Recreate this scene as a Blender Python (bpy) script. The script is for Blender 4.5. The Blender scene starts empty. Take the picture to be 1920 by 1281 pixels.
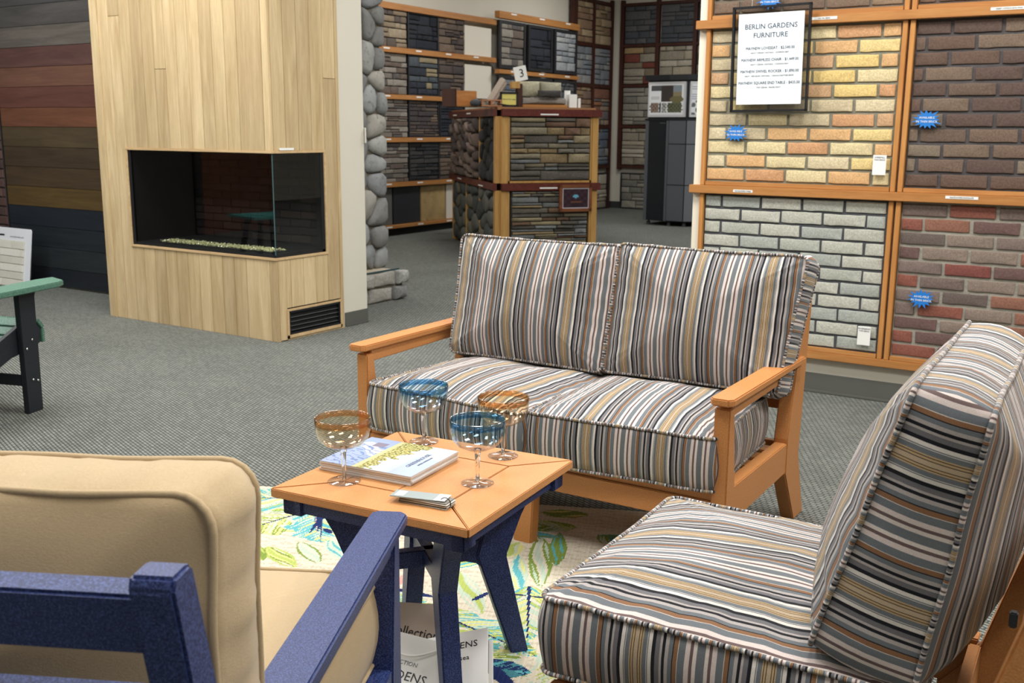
import bpy, bmesh, math, random
import numpy as np
from mathutils import Vector, Matrix
R = math.radians
rnd = random.Random(7)
S = bpy.context.scene
COL = S.collection

# ------------------------------------------------------------------ camera
def setup_camera():
    pitch, roll, yaw = R(11.58), R(.42), R(32.81)
    right = Vector((1, 0, 0)); fwd = Vector((0, math.cos(pitch), -math.sin(pitch))); up = Vector((0, math.sin(pitch), math.cos(pitch)))
    r2 = right * math.cos(roll) + up * math.sin(roll)
    u2 = -right * math.sin(roll) + up * math.cos(roll)
    Z = Matrix.Rotation(yaw, 3, 'Z')
    r2, u2, fwd = Z @ r2, Z @ u2, Z @ fwd
    cam = bpy.data.cameras.new('camera'); co = bpy.data.objects.new('camera', cam); COL.objects.link(co)
    m = Matrix((r2, u2, -fwd)).transposed().to_4x4(); m.translation = Vector((0, 0, 1.40))
    co.matrix_world = m
    cam.sensor_width = 36; cam.lens = 36 * 1948.5 / 1920; cam.clip_start = .05
    cam.dof.use_dof = True; cam.dof.focus_distance = 2.6; cam.dof.aperture_fstop = 9.0
    S.camera = co
setup_camera()
# ------------------------------------------------------------------ world, view, ceiling light
CEIL = 4.0
w = bpy.data.worlds.new('world'); S.world = w; w.use_nodes = True
w.node_tree.nodes['Background'].inputs[0].default_value = (.85, .93, 1, 1)
w.node_tree.nodes['Background'].inputs[1].default_value = .5
S.view_settings.view_transform = 'Standard'; S.view_settings.look = 'None'
S.view_settings.gamma = 1; S.view_settings.use_curve_mapping = False
S.view_settings.exposure = -0.10
S.cycles.use_denoising = True; S.cycles.max_bounces = 8; S.cycles.transparent_max_bounces = 12
S.cycles.sample_clamp_indirect = 6; S.cycles.caustics_reflective = False; S.cycles.caustics_refractive = False
def light(x, y, p, sx=.6, sy=1.2, c=(1, .985, .965)):
    l = bpy.data.lights.new('ceiling_panel_light', 'AREA'); l.shape = 'RECTANGLE'; l.size = sx; l.size_y = sy
    l.energy = p; l.color = c
    o = bpy.data.objects.new('ceiling_panel_light', l); o.location = (x, y, CEIL - .03); COL.objects.link(o)
for lx in (-7.6, -5.2, -2.8, -.4, 2.0):
    for ly, pw in ((-2.2, 15), (1.0, 56), (3.7, 108)):
        light(lx, ly, pw)
for lx in (-7.0, -3.6, -.6):
    for ly in (7.2, 10.6, 14.2):
        light(lx, ly, 62)

# ------------------------------------------------------------------ materials
def lin(c):
    return tuple(((v / 255) / 12.92 if v / 255 <= .04045 else ((v / 255 + .055) / 1.055) ** 2.4) for v in c) + (1,)
MATS = {}
class NT:
    def __init__(s, name):
        s.m = bpy.data.materials.new(name); s.m.use_nodes = True; s.t = s.m.node_tree; s.t.nodes.clear()
        s.out = s.n('ShaderNodeOutputMaterial')
    def n(s, kind, **kw):
        x = s.t.nodes.new(kind)
        for k, v in kw.items(): setattr(x, k, v)
        return x
    def l(s, a, b): s.t.links.new(a, b)
    def math(s, op, a, b=0., c=None):
        x = s.n('ShaderNodeMath', operation=op)
        for i, v in enumerate((a, b, c)):
            if v is None: continue
            if isinstance(v, (int, float)): x.inputs[i].default_value = v
            else: s.l(v, x.inputs[i])
        return x.outputs[0]
    def mix(s, f, a, b, mode='MIX'):
        x = s.n('ShaderNodeMix', data_type='RGBA', blend_type=mode)
        for i, v in ((0, f), (6, a), (7, b)):
            if isinstance(v, (int, float)): x.inputs[i].default_value = v
            elif isinstance(v, tuple): x.inputs[i].default_value = v
            else: s.l(v, x.inputs[i])
        return x.outputs[2]
    def coord(s, scale=(1, 1, 1), kind='Object'):
        tc = s.n('ShaderNodeTexCoord'); mp = s.n('ShaderNodeMapping'); mp.inputs['Scale'].default_value = scale
        s.l(tc.outputs[kind], mp.inputs[0]); return mp.outputs[0]
    def noise(s, vec, scale, detail=3, rough=.6, dist=0):
        x = s.n('ShaderNodeTexNoise'); x.inputs['Scale'].default_value = scale; x.inputs['Detail'].default_value = detail
        x.inputs['Roughness'].default_value = rough; x.inputs['Distortion'].default_value = dist
        if vec is not None: s.l(vec, x.inputs['Vector'])
        return x.outputs[0]
    def ramp(s, f, stops, mode='LINEAR'):
        x = s.n('ShaderNodeValToRGB'); cr = x.color_ramp; cr.interpolation = mode
        while len(cr.elements) < len(stops): cr.elements.new(.5)
        for e, (p, c) in zip(cr.elements, stops): e.position = p
        for e, (p, c) in zip(cr.elements, stops): e.color = c
        s.l(f, x.inputs[0]); return x.outputs[0]
    def bsdf(s, col, rough=.6, bump=None, bd=.1, spec=.5, metal=0, dist=.01, coat=0, sheen=0):
        b = s.n('ShaderNodeBsdfPrincipled')
        if isinstance(col, tuple): b.inputs['Base Color'].default_value = col
        else: s.l(col, b.inputs['Base Color'])
        if isinstance(rough, (int, float)): b.inputs['Roughness'].default_value = rough
        else: s.l(rough, b.inputs['Roughness'])
        b.inputs['Specular IOR Level'].default_value = spec; b.inputs['Metallic'].default_value = metal
        b.inputs['Coat Weight'].default_value = coat; b.inputs['Sheen Weight'].default_value = sheen
        if bump is not None:
            bn = s.n('ShaderNodeBump'); bn.inputs['Strength'].default_value = bd; bn.inputs['Distance'].default_value = dist
            s.l(bump, bn.inputs['Height']); s.l(bn.outputs[0], b.inputs['Normal'])
        s.l(b.outputs[0], s.out.inputs[0]); s.b = b
        return s.m

def plain(name, c, rough=.6, var=.08, nscale=8, bump=.0, spec=.5, metal=0):
    if name in MATS: return MATS[name]
    t = NT(name); v = t.coord(); n = t.noise(v, nscale, 4)
    c = lin(c); lo = tuple(x * (1 - var) for x in c[:3]) + (1,); hi = tuple(min(1, x * (1 + var)) for x in c[:3]) + (1,)
    m = t.bsdf(t.mix(n, lo, hi), rough, n if bump else None, bump, spec, metal)
    MATS[name] = m; return m

def palette(name, cols, nscale=30, rough=.8, bump=.5, mott=.35, dark=None, dist=.006):
    """one of cols per object (Object Info random), mottled by noise"""
    if name in MATS: return MATS[name]
    t = NT(name); oi = t.n('ShaderNodeObjectInfo'); k = len(cols)
    base = t.ramp(oi.outputs['Random'], [(i / k, lin(c)) for i, c in enumerate(cols)], 'CONSTANT')
    v = t.coord()
    off = t.n('ShaderNodeVectorMath', operation='ADD'); t.l(v, off.inputs[0])
    cb = t.n('ShaderNodeCombineXYZ'); t.l(t.math('MULTIPLY', oi.outputs['Random'], 37.), cb.inputs[0]); t.l(cb.outputs[0], off.inputs[1])
    v = off.outputs[0]
    n1 = t.noise(v, nscale, 6, .65); n2 = t.noise(v, nscale * .22, 3)
    f = t.ramp(n2, [(.3, (1 - mott,) * 3 + (1,)), (.7, (1 + mott * .3,) * 3 + (1,))])
    col = t.mix(1., base, f, 'MULTIPLY')
    if dark: col = t.mix(t.ramp(n1, [(.55, (0, 0, 0, 1)), (.72, (.8, .8, .8, 1))]), col, lin(dark))
    m = t.bsdf(col, rough, n1, bump, dist=dist, spec=.3)
    MATS[name] = m; return m

def wood(name, c1, c2, axis=2, rough=.45, scale=1., rand=True, bump=.06):
    if name in MATS: return MATS[name]
    t = NT(name); sc = [14 * scale, 14 * scale, 14 * scale]; sc[axis] = 1.1 * scale
    v = t.coord(tuple(sc))
    oi = t.n('ShaderNodeObjectInfo')
    off = t.n('ShaderNodeVectorMath', operation='ADD'); t.l(v, off.inputs[0]); cb = t.n('ShaderNodeCombineXYZ')
    for i, k in enumerate((31., 17., 23.)): t.l(t.math('MULTIPLY', oi.outputs['Random'], k), cb.inputs[i])
    t.l(cb.outputs[0], off.inputs[1]); v = off.outputs[0]
    n = t.noise(v, 1.0, 5, .6, 1.2)
    n2 = t.noise(v, 6., 3, .7)
    col = t.ramp(n, [(.28, lin(c2)), (.5, lin(tuple((a + b) / 2 for a, b in zip(c1, c2)))), (.72, lin(c1))])
    col = t.mix(.25, col, t.ramp(n2, [(.3, (.35, .35, .35, 1)), (.7, (1, 1, 1, 1))]), 'MULTIPLY')
    if rand:
        col = t.mix(1., col, t.ramp(oi.outputs['Random'], [(0, (.76, .74, .72, 1)), (.35, (.9, .9, .88, 1)), (1, (1.0, 1.0, 1.0, 1))]), 'MULTIPLY')
    m = t.bsdf(col, rough, n2, bump, dist=.004, spec=.35); MATS[name] = m; return m

def poly(name, c, speck, rough=.5, bump=.35, s=240):
    """pebbled poly-lumber"""
    if name in MATS: return MATS[name]
    t = NT(name); v = t.coord(); n = t.noise(v, s, 2, .5); n2 = t.noise(v, 3, 2)
    col = t.mix(t.ramp(n, [(.42, (0, 0, 0, 1)), (.75, (.6, .6, .6, 1))]), lin(c), lin(speck))
    m = t.bsdf(col, rough, n, bump, dist=.002, spec=.35); MATS[name] = m; return m

def stripes(name='striped_fabric', pipe=False):
    if name in MATS: return MATS[name]
    sl, wh, bk, gy, br, mv, go, lt, dk = (lin(c) for c in ((104, 109, 113), (212, 205, 197), (18, 19, 27), (106, 104, 107), (130, 94, 66), (102, 84, 82), (178, 152, 114), (168, 161, 157), (52, 44, 38)))
    st = [(0, lin((176, 156, 130))), (.03, dk), (.042, go), (.07, dk), (.08, go), (.10, sl), (.165, wh), (.175, sl), (.19, wh), (.245, bk), (.30, gy),
          (.37, lt), (.405, bk), (.45, lt), (.505, sl), (.568, bk), (.583, br), (.65, wh), (.66, sl), (.765, lin((206, 192, 186))), (.835, mv), (.88, lin((212, 200, 192))), (.935, sl)]
    t = NT(name); uv = t.n('ShaderNodeUVMap'); uv.uv_map = 'UVMap'
    sx = t.n('ShaderNodeSeparateXYZ'); t.l(uv.outputs[0], sx.inputs[0])
    u = t.math('PINGPONG', t.math('MULTIPLY', sx.outputs[0], 1 / .125), 1.)
    col = t.ramp(u, st, 'CONSTANT')
    v = t.coord(); n = t.noise(v, 900, 2); n3 = t.noise(v, 160, 3)
    col = t.mix(.5, col, t.ramp(n, [(.3, (.55, .55, .55, 1)), (.7, (1.25, 1.25, 1.25, 1))]), 'MULTIPLY')
    m = t.bsdf(col, .85, n, .35, dist=.0015, spec=.2, sheen=.15); MATS[name] = m; return m

def cloth(name, c, fine=700):
    if name in MATS: return MATS[name]
    t = NT(name); v = t.coord((1, 1, .25)); v2 = t.coord((.25, 1, 1)); a = t.noise(v, fine, 2); b = t.noise(v2, fine, 2)
    f = t.math('MULTIPLY', t.math('ADD', a, b), .5)
    c = lin(c); col = t.mix(f, tuple(x * .72 for x in c[:3]) + (1,), tuple(min(1, x * 1.25) for x in c[:3]) + (1,))
    m = t.bsdf(col, .9, f, .4, dist=.002, spec=.15, sheen=.2); MATS[name] = m; return m

def painted(name, rough=.5, spec=.4, bump=0, bscale=200):
    if name in MATS: return MATS[name]
    t = NT(name); a = t.n('ShaderNodeAttribute'); a.attribute_name = 'print'
    n = t.noise(t.coord(), bscale, 2)
    m = t.bsdf(t.mix(.2 if bump else .02, a.outputs['Color'], n, 'OVERLAY'), rough, n if bump else None, bump, spec=spec, dist=.003); MATS[name] = m; return m

def thin_glass(name, tint=(1, 1, 1), rough=0., ior=1.5, ramp=None, extra=0.):
    if name in MATS: return MATS[name]
    t = NT(name); tr = t.n('ShaderNodeBsdfTransparent'); gl = t.n('ShaderNodeBsdfGlossy'); gl.inputs['Roughness'].default_value = rough
    lw = t.n('ShaderNodeLayerWeight'); lw.inputs[0].default_value = .5
    fr = t.math('ADD', t.math('MULTIPLY', t.math('POWER', lw.outputs['Facing'], 4.), .85), .045)
    if ramp:
        sx = t.n('ShaderNodeSeparateXYZ'); t.l(t.coord(), sx.inputs[0]); t.l(t.ramp(sx.outputs[2], ramp), tr.inputs[0])
    else: tr.inputs[0].default_value = tuple(tint) + (1,)
    mx = t.n('ShaderNodeMixShader'); t.l(t.math('ADD', fr, extra), mx.inputs[0]); t.l(tr.outputs[0], mx.inputs[1]); t.l(gl.outputs[0], mx.inputs[2])
    t.l(mx.outputs[0], t.out.inputs[0]); MATS[name] = t.m; return t.m

def solid_glass(name, c=(1, 1, 1)):
    if name in MATS: return MATS[name]
    t = NT(name); b = t.n('ShaderNodeBsdfPrincipled'); b.inputs['Base Color'].default_value = tuple(c) + (1,)
    b.inputs['Transmission Weight'].default_value = 1; b.inputs['Roughness'].default_value = 0; b.inputs['IOR'].default_value = 1.46
    t.l(b.outputs[0], t.out.inputs[0]); MATS[name] = t.m; return t.m

def carpet():
    t = NT('carpet'); v = t.coord()
    rot = t.n('ShaderNodeMapping'); rot.inputs['Rotation'].default_value = (0, 0, R(20)); t.l(v, rot.inputs[0])
    br = t.n('ShaderNodeTexBrick'); t.l(rot.outputs[0], br.inputs[0])
    br.inputs['Scale'].default_value = 1; br.inputs['Brick Width'].default_value = .034; br.inputs['Row Height'].default_value = .016
    br.inputs['Mortar Size'].default_value = .0048; br.inputs['Mortar Smooth'].default_value = .9
    br.inputs['Color1'].default_value = lin((140, 142, 135)); br.inputs['Color2'].default_value = lin((120, 123, 117)); br.inputs['Mortar'].default_value = lin((66, 69, 67))
    n = t.noise(v, 260, 3); n2 = t.noise(v, 1.3, 3)
    col = t.mix(.55, br.outputs['Color'], t.ramp(n, [(.3, (.55, .55, .55, 1)), (.7, (1.2, 1.2, 1.2, 1))]), 'MULTIPLY')
    col = t.mix(1., col, t.ramp(n2, [(.3, (.9, .9, .9, 1)), (.7, (1.05, 1.05, 1.05, 1))]), 'MULTIPLY')
    h = t.math('SUBTRACT', n, t.math('MULTIPLY', br.outputs['Fac'], 1.2))
    m = t.bsdf(col, .95, h, .6, dist=.006, spec=.1); MATS['carpet'] = m; return m

# ------------------------------------------------------------------ mesh helpers
class MB:
    def __init__(s): s.v = []; s.f = []; s.uv = {}
    def add(s, vs, fs):
        o = len(s.v); s.v += [tuple(p) for p in vs]; s.f += [tuple(i + o for i in f) for f in fs]; return s
    def box(s, x0, x1, y0, y1, z0, z1, M=None):
        vs = [Vector((x, y, z)) for z in (z0, z1) for y in (y0, y1) for x in (x0, x1)]
        if M is not None: vs = [M @ p for p in vs]
        return s.add(vs, [(0, 2, 3, 1), (4, 5, 7, 6), (0, 1, 5, 4), (2, 6, 7, 3), (0, 4, 6, 2), (1, 3, 7, 5)])
    def prism(s, pts, a, b, plane='yz', M=None):
        """2-D outline (counter-clockwise) extruded from a to b along the axis left out"""
        def P(p, k):
            if plane == 'yz': return Vector((k, p[0], p[1]))
            if plane == 'xz': return Vector((p[0], k, p[1]))
            return Vector((p[0], p[1], k))
        n = len(pts); vs = [P(p, a) for p in pts] + [P(p, b) for p in pts]
        if M is not None: vs = [M @ p for p in vs]
        fs = [tuple(range(n))[::-1], tuple(range(n, 2 * n))] + [(i, (i + 1) % n, n + (i + 1) % n, n + i) for i in range(n)]
        return s.add(vs, fs)
    def tube(s, pts, r, n=8, closed=False, cap=True):
        pts = [Vector(p) for p in pts]; m = len(pts); o = len(s.v)
        up = Vector((0, 0, 1)); prev = None
        for i, p in enumerate(pts):
            a = pts[(i - 1) % m] if (closed or i) else p; b = pts[(i + 1) % m] if (closed or i < m - 1) else p
            d = (b - a).normalized()
            if prev is None: nn = d.cross(up if abs(d.z) < .9 else Vector((1, 0, 0))).normalized()
            else: nn = (prev - d * prev.dot(d)).normalized()
            prev = nn; bb = d.cross(nn); rr = r[i] if isinstance(r, (list, tuple)) else r
            for k in range(n):
                t = 2 * math.pi * k / n; s.v.append(tuple(p + (nn * math.cos(t) + bb * math.sin(t)) * rr))
        for i in range(m if closed else m - 1):
            j = (i + 1) % m
            for k in range(n): s.f.append((o + i * n + k, o + i * n + (k + 1) % n, o + j * n + (k + 1) % n, o + j * n + k))
        if cap and not closed: s.f += [tuple(o + k for k in range(n))[::-1], tuple(o + (m - 1) * n + k for k in range(n))]
        return s
    def lathe(s, prof, n=32, c=(0, 0, 0), closed=False):
        o = len(s.v); m = len(prof)
        for r, z in prof:
            for k in range(n):
                t = 2 * math.pi * k / n; s.v.append((c[0] + r * math.cos(t), c[1] + r * math.sin(t), c[2] + z))
        for i in range(m if closed else m - 1):
            j = (i + 1) % m
            for k in range(n): s.f.append((o + i * n + k, o + i * n + (k + 1) % n, o + j * n + (k + 1) % n, o + j * n + k))
        return s
    def build(s, name, m, parent=None, bevel=0, seg=2, smooth=False, loc=None, rot=None, fix=True):
        me = bpy.data.meshes.new(name); me.from_pydata(s.v, [], s.f)
        if bevel or fix:
            bm = bmesh.new(); bm.from_mesh(me)
            if fix: bmesh.ops.recalc_face_normals(bm, faces=bm.faces)
            if bevel: bmesh.ops.bevel(bm, geom=[e for e in bm.edges if len(e.link_faces) == 2 and e.calc_face_angle(0) > .5], offset=bevel, segments=seg, affect='EDGES', clamp_overlap=True)
            bm.to_mesh(me); bm.free()
        if smooth:
            for p in me.polygons: p.use_smooth = True
        me.materials.append(m)
        return link(name, me, parent, loc, rot)

def link(name, me, parent=None, loc=None, rot=None):
    o = bpy.data.objects.new(name, me); COL.objects.link(o)
    if parent is not None: o.parent = parent
    if loc is not None: o.location = loc
    if rot is not None: o.rotation_euler = rot
    return o
def tag(o, label=None, cat=None, group=None, kind=None):
    if label: o['label'] = label
    if cat: o['category'] = cat
    if group: o['group'] = group
    if kind: o['kind'] = kind
    return o
def thing(name, loc, rz, label, cat, group=None, rot=None):
    o = bpy.data.objects.new(name, None); o.empty_display_size = .1; COL.objects.link(o); o.location = loc
    o.rotation_euler = rot or (0, 0, rz)
    return tag(o, label, cat, group)
def struct(name, mb, m, bevel=0): return tag(mb.build(name, m, bevel=bevel), kind='structure')
def bx(name, x0, x1, y0, y1, z0, z1, m, parent=None, bevel=.003, M=None, **k):
    return MB().box(x0, x1, y0, y1, z0, z1, M).build(name, m, parent, bevel=bevel, **k)

def text(s, size, m, parent, loc, rot=(math.pi / 2, 0, 0), align='CENTER', name='lettering', sx=1., depth=.0004):
    c = bpy.data.curves.new(name, 'FONT'); c.body = s; c.size = size; c.align_x = align; c.align_y = 'CENTER'; c.extrude = depth
    c.resolution_u = 2
    o = bpy.data.objects.new(name, c); COL.objects.link(o)
    dg = bpy.context.evaluated_depsgraph_get(); me = bpy.data.meshes.new_from_object(o.evaluated_get(dg))
    bpy.data.objects.remove(o); bpy.data.curves.remove(c)
    me.materials.clear(); me.materials.append(m); me.name = name
    x = link(name, me, parent, loc, rot); x.scale = (sx, 1, 1); return x

def picture(name, w, h, nx, ny, fn, m, parent, loc, rot=(math.pi / 2, 0, 0), thick=.0):
    """flat printed sheet: a grid whose faces carry the print colours; fn(u, v) on numpy arrays -> rgb 0..255"""
    xs = np.linspace(0, w, nx + 1); ys = np.linspace(0, h, ny + 1)
    X, Y = np.meshgrid(xs, ys); co = np.stack([X, Y, np.zeros_like(X)], -1).reshape(-1, 3)
    i = np.arange(nx); j = np.arange(ny); I, J = np.meshgrid(i, j); a = (J * (nx + 1) + I).ravel()
    q = np.stack([a, a + 1, a + nx + 2, a + nx + 1], -1)
    me = bpy.data.meshes.new(name)
    me.vertices.add(len(co)); me.vertices.foreach_set('co', co.ravel())
    me.loops.add(q.size); me.loops.foreach_set('vertex_index', q.ravel())
    me.polygons.add(len(q)); me.polygons.foreach_set('loop_start', np.arange(0, q.size, 4)); me.polygons.foreach_set('loop_total', np.full(len(q), 4))
    U = ((I + .5) / nx).ravel(); V = ((J + .5) / ny).ravel()
    c = np.clip(np.asarray(fn(U, V), float) / 255, 0, 1); c = np.where(c <= .04045, c / 12.92, ((c + .055) / 1.055) ** 2.4)
    c = np.concatenate([c, np.ones((len(c), 1))], 1)
    at = me.attributes.new('print', 'FLOAT_COLOR', 'CORNER'); at.data.foreach_set('color', np.repeat(c, 4, 0).astype(np.float32).ravel())
    me.update(); me.validate(); me.materials.append(m)
    return link(name, me, parent, loc, rot)

# ------------------------------------------------------------------ bricks and stones
UNIT = {}
def unit_stone(aspect, soft, k):
    """irregular block, 1 high, aspect wide, 1 deep, front at y=-1 (z up, x along)"""
    key = (round(aspect, 1), soft, k)
    if key in UNIT: return UNIT[key]
    r = random.Random(hash(key) & 0xffff); a = key[0]; j = .035 + .05 * soft; b = .06 + .09 * soft
    nx = max(2, min(5, int(a * 1.5)))
    out = []
    for i in range(nx): out.append((a * i / nx + (b * .5 if i == 0 else 0), r.uniform(0, j)))
    out.append((a - b * .4, r.uniform(0, j))); out.append((a - r.uniform(0, j), b * .7)); out.append((a - r.uniform(0, j), 1 - b * .7))
    for i in range(nx): out.append((a * (nx - i) / nx - (b * .5 if i == 0 else 0), 1 - r.uniform(0, j)))
    out.append((b * .4, 1 - r.uniform(0, j))); out.append((r.uniform(0, j), 1 - b * .7)); out.append((r.uniform(0, j), b * .7))
    n = len(out); cx, cy = a / 2, .5
    ins = [(cx + (x - cx) * (1 - 2 * b / a * .8), cy + (y - cy) * (1 - 2 * b * .8)) for x, y in out]
    vs = [(x, 0, y) for x, y in out] + [(x, -.72, y) for x, y in out] + [(x, -1 + r.uniform(-.12, .12) * (0.3 + soft), y) for x, y in ins] + [(cx + r.uniform(-.1, .1), -1.0 - .12 * soft, cy)]
    fs = []
    for i in range(n):
        k2 = (i + 1) % n
        fs += [(i, k2, n + k2, n + i), (n + i, n + k2, 2 * n + k2, 2 * n + i), (2 * n + i, 2 * n + k2, 3 * n)]
    me = bpy.data.meshes.new('stone'); me.from_pydata(vs, [], fs)
    bm = bmesh.new(); bm.from_mesh(me); bmesh.ops.recalc_face_normals(bm, faces=bm.faces); bm.to_mesh(me); bm.free()
    for p in me.polygons: p.use_smooth = soft > .3
    UNIT[key] = me; return me
MESHM = {}
def stone(name, x, z, w, h, d, y, m, parent, soft=.3):
    a = max(.6, min(4.2, round(w / h * 2) / 2)); k = rnd.randrange(3)
    key = (a, soft, k, m.name)
    if key not in MESHM:
        me = unit_stone(a, soft, k).copy(); me.materials.append(m); MESHM[key] = me
    o = bpy.data.objects.new(name, MESHM[key]); COL.objects.link(o); o.parent = parent
    ra = round(a, 1)
    o.location = (x, y, z); o.scale = (w / ra, d, h)
    return o
def brick_rows(parent, x0, x1, z0, z1, rows, mod, m, y, first=0., joint=.012, d=.016, soft=.25, name='brick'):
    rh = (z1 - z0) / rows
    for r in range(rows):
        z = z1 - (r + 1) * rh + joint / 2; x = x0 - (first + (r % 2) * .5) * mod
        while x < x1 - .02:
            a = max(x, x0 + .002); b = min(x + mod - joint, x1 - .002)
            if b - a > .03: stone(name, a, z + rnd.uniform(-.001, .001), b - a - rnd.uniform(0, .006), rh - joint - rnd.uniform(0, .004), d * rnd.uniform(.8, 1.1), y, m, parent, soft)
            x += mod
def ashlar(parent, x0, x1, z0, z1, m, y, hmin, hmax, amin=1.4, amax=4., d=.03, gap=.006, soft=.4, name='stone'):
    z = z0
    while z < z1 - .012:
        h = rnd.uniform(hmin, hmax)
        if z + h > z1 - hmin * .6: h = z1 - z
        x = x0
        while x < x1 - .01:
            L = h * rnd.uniform(amin, amax); L = max(L, (x1 - x0) * .16)
            if x + L > x1 - (x1 - x0) * .12: L = x1 - x
            if h > hmin * 1.5 and rnd.random() < .35:
                hh = h * rnd.uniform(.4, .6)
                stone(name, x + gap / 2, z + gap / 2, L - gap, hh - gap, d * rnd.uniform(.6, 1.2), y, m, parent, soft)
                stone(name, x + gap / 2, z + hh + gap / 2, L - gap, h - hh - gap, d * rnd.uniform(.6, 1.2), y, m, parent, soft)
            else:
                stone(name, x + gap / 2, z + gap / 2, L - gap, h - gap, d * rnd.uniform(.6, 1.25), y, m, parent, soft)
            x += L
        z += h
def voronoi(parent, x0, x1, z0, z1, m, y, n, d=.04, gap=.008, stretch=1., seed=1, name='stone', slant=0.):
    r = random.Random(seed); W = x1 - x0; H = z1 - z0; pts = []
    for _ in range(n):
        best = None
        for _ in range(12):
            p = (r.uniform(0, W), r.uniform(0, H)); dd = min([math.hypot((p[0] - q[0]) * stretch, p[1] - q[1]) for q in pts] or [9])
            if best is None or dd > best[0]: best = (dd, p)
        pts.append(best[1])
    for i, p in enumerate(pts):
        pl = [(0, 0), (W, 0), (W, H), (0, H)]
        for j, q in enumerate(pts):
            if i == j: continue
            nx, ny = (q[0] - p[0]) * stretch * stretch + slant * (q[1] - p[1]), (q[1] - p[1]) + slant * (q[0] - p[0]) * stretch
            mx, my = (p[0] + q[0]) / 2, (p[1] + q[1]) / 2
            L = math.hypot(nx, ny); nx /= L; ny /= L; c = nx * mx + ny * my - gap / 2
            new = []
            for a, b in zip(pl, pl[1:] + pl[:1]):
                da = nx * a[0] + ny * a[1] - c; db = nx * b[0] + ny * b[1] - c
                if da <= 0: new.append(a)
                if da * db < 0: t = da / (da - db); new.append((a[0] + (b[0] - a[0]) * t, a[1] + (b[1] - a[1]) * t))
            pl = new
            if len(pl) < 3: break
        if len(pl) < 3: continue
        cx = sum(a[0] for a in pl) / len(pl); cy = sum(a[1] for a in pl) / len(pl)
        rd = []
        for a, b in zip(pl, pl[1:] + pl[:1]): rd += [(a[0] * .78 + b[0] * .22, a[1] * .78 + b[1] * .22), (a[0] * .22 + b[0] * .78, a[1] * .22 + b[1] * .78)]
        nn = len(rd); dd = d * r.uniform(.7, 1.2)
        vs = [(x0 + a, y, z0 + b) for a, b in rd] + [(x0 + a, y - dd * .6, z0 + b) for a, b in rd] + [(x0 + cx + (a - cx) * .75, y - dd * r.uniform(.9, 1.1), z0 + cy + (b - cy) * .75) for a, b in rd] + [(x0 + cx, y - dd * 1.1, z0 + cy)]
        fs = []
        for a in range(nn):
            b = (a + 1) % nn; fs += [(a, b, nn + b, nn + a), (nn + a, nn + b, 2 * nn + b, 2 * nn + a), (2 * nn + a, 2 * nn + b, 3 * nn)]
        mb = MB(); mb.v = vs; mb.f = fs; mb.build(name, m, parent, smooth=True)
# ------------------------------------------------------------------ room shell
M_WALL = plain('wall_paint', (205, 200, 186), .75, .03, 3)
M_CEIL = plain('ceiling_tile', (222, 222, 216), .9, .04, 30)
M_BASE = plain('vinyl_base', (86, 87, 82), .5, .05, 4)
def wallbox(name, x0, x1, y0, y1, z0=0, z1=CEIL, m=None): return struct(name, MB().box(x0, x1, y0, y1, z0, z1), m or M_WALL)
struct('floor', MB().box(-11, 5, -5, 18, -.1, 0), carpet())
struct('ceiling', MB().box(-11, 5, -5, 18, CEIL, CEIL + .1), M_CEIL)
wallbox('wall_partition', -11, -4.97, 5.47, 5.745)
wallbox('wall_brick_display', -2.335, 4.9, 5.545, 5.70)
wallbox('wall_back', -11, 5, 17.0, 17.2)
wallbox('wall_far_left', -9.05, -8.9, 5.745, 17.0)
wallbox('wall_right', 4.9, 5.1, -5, 17)
wallbox('wall_behind', -11, 5, -5.1, -4.9)
wallbox('wall_left', -11, -10.9, -5, 5.5, m=plain('dark_wall', (62, 54, 52), .9, .2, 6))
wallbox('baseboard_partition', -4.97, -4.962, 5.5, 5.745, 0, .101, M_BASE)
tag(bx('baseboard_partition_end', -4.962, -4.952, 5.5, 5.745, 0, .014, M_BASE, bevel=.004), kind='structure')
struct('baseboard_brick_display', MB().box(-2.33, 4.9, 5.533, 5.545, 0, .106).box(-2.33, 4.9, 5.52, 5.534, 0, .014), M_BASE, bevel=.003)
wallbox('baseboard_back', -8.9, 4.9, 16.985, 17.0, 0, .12, plain('dark_base', (50, 52, 54), .6))
wallbox('baseboard_far_left', -8.9, -8.885, 5.75, 17.0, 0, .12, plain('dark_base', (50, 52, 54), .6))

# ------------------------------------------------------------------ brick sample wall
OAK_H = wood('honey_oak_rail', (190, 136, 80), (166, 110, 58), axis=0, rand=False)
OAK_V = wood('honey_oak_strip', (202, 146, 84), (176, 116, 60), axis=2, rand=False)
M_LABEL = plain('white_label', (232, 232, 228), .5, .02)
M_INK = plain('grey_ink', (120, 122, 126), .6, .0)
M_DARKINK = plain('dark_blue_ink', (38, 60, 84), .6, .0)
YB = 5.545
rack = thing('display_rack', (-2.335, YB, 0), 0, 'honey oak rails and strips framing the brick sample panels', 'display rack')
def rk(name, x0, x1, y0, z0, z1, m, y1=0.0, **k): return bx(name, x0 + 2.335, x1 + 2.335, y0, y1, z0, z1, m, rack, **k)
for z0, z1, xa in ((1.936, 1.982, -2.36), (1.055, 1.100, -2.362)):
    rk('rail', xa, 4.5, -.062, z0, z1, OAK_H)
rk('rail', -2.30, 4.5, -.05, .192, .233, OAK_H)
def lab(x, z, w, s, y=-.0635, h=.014):
    o = bx('paper_label', x - w / 2 + 2.335, x + w / 2 + 2.335, y, y + .0015, z - h / 2, z + h / 2, M_LABEL, rack, bevel=0)
    text(s, .0095, M_INK, o, (x + 2.335, y - .001, z), sx=.85)
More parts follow.
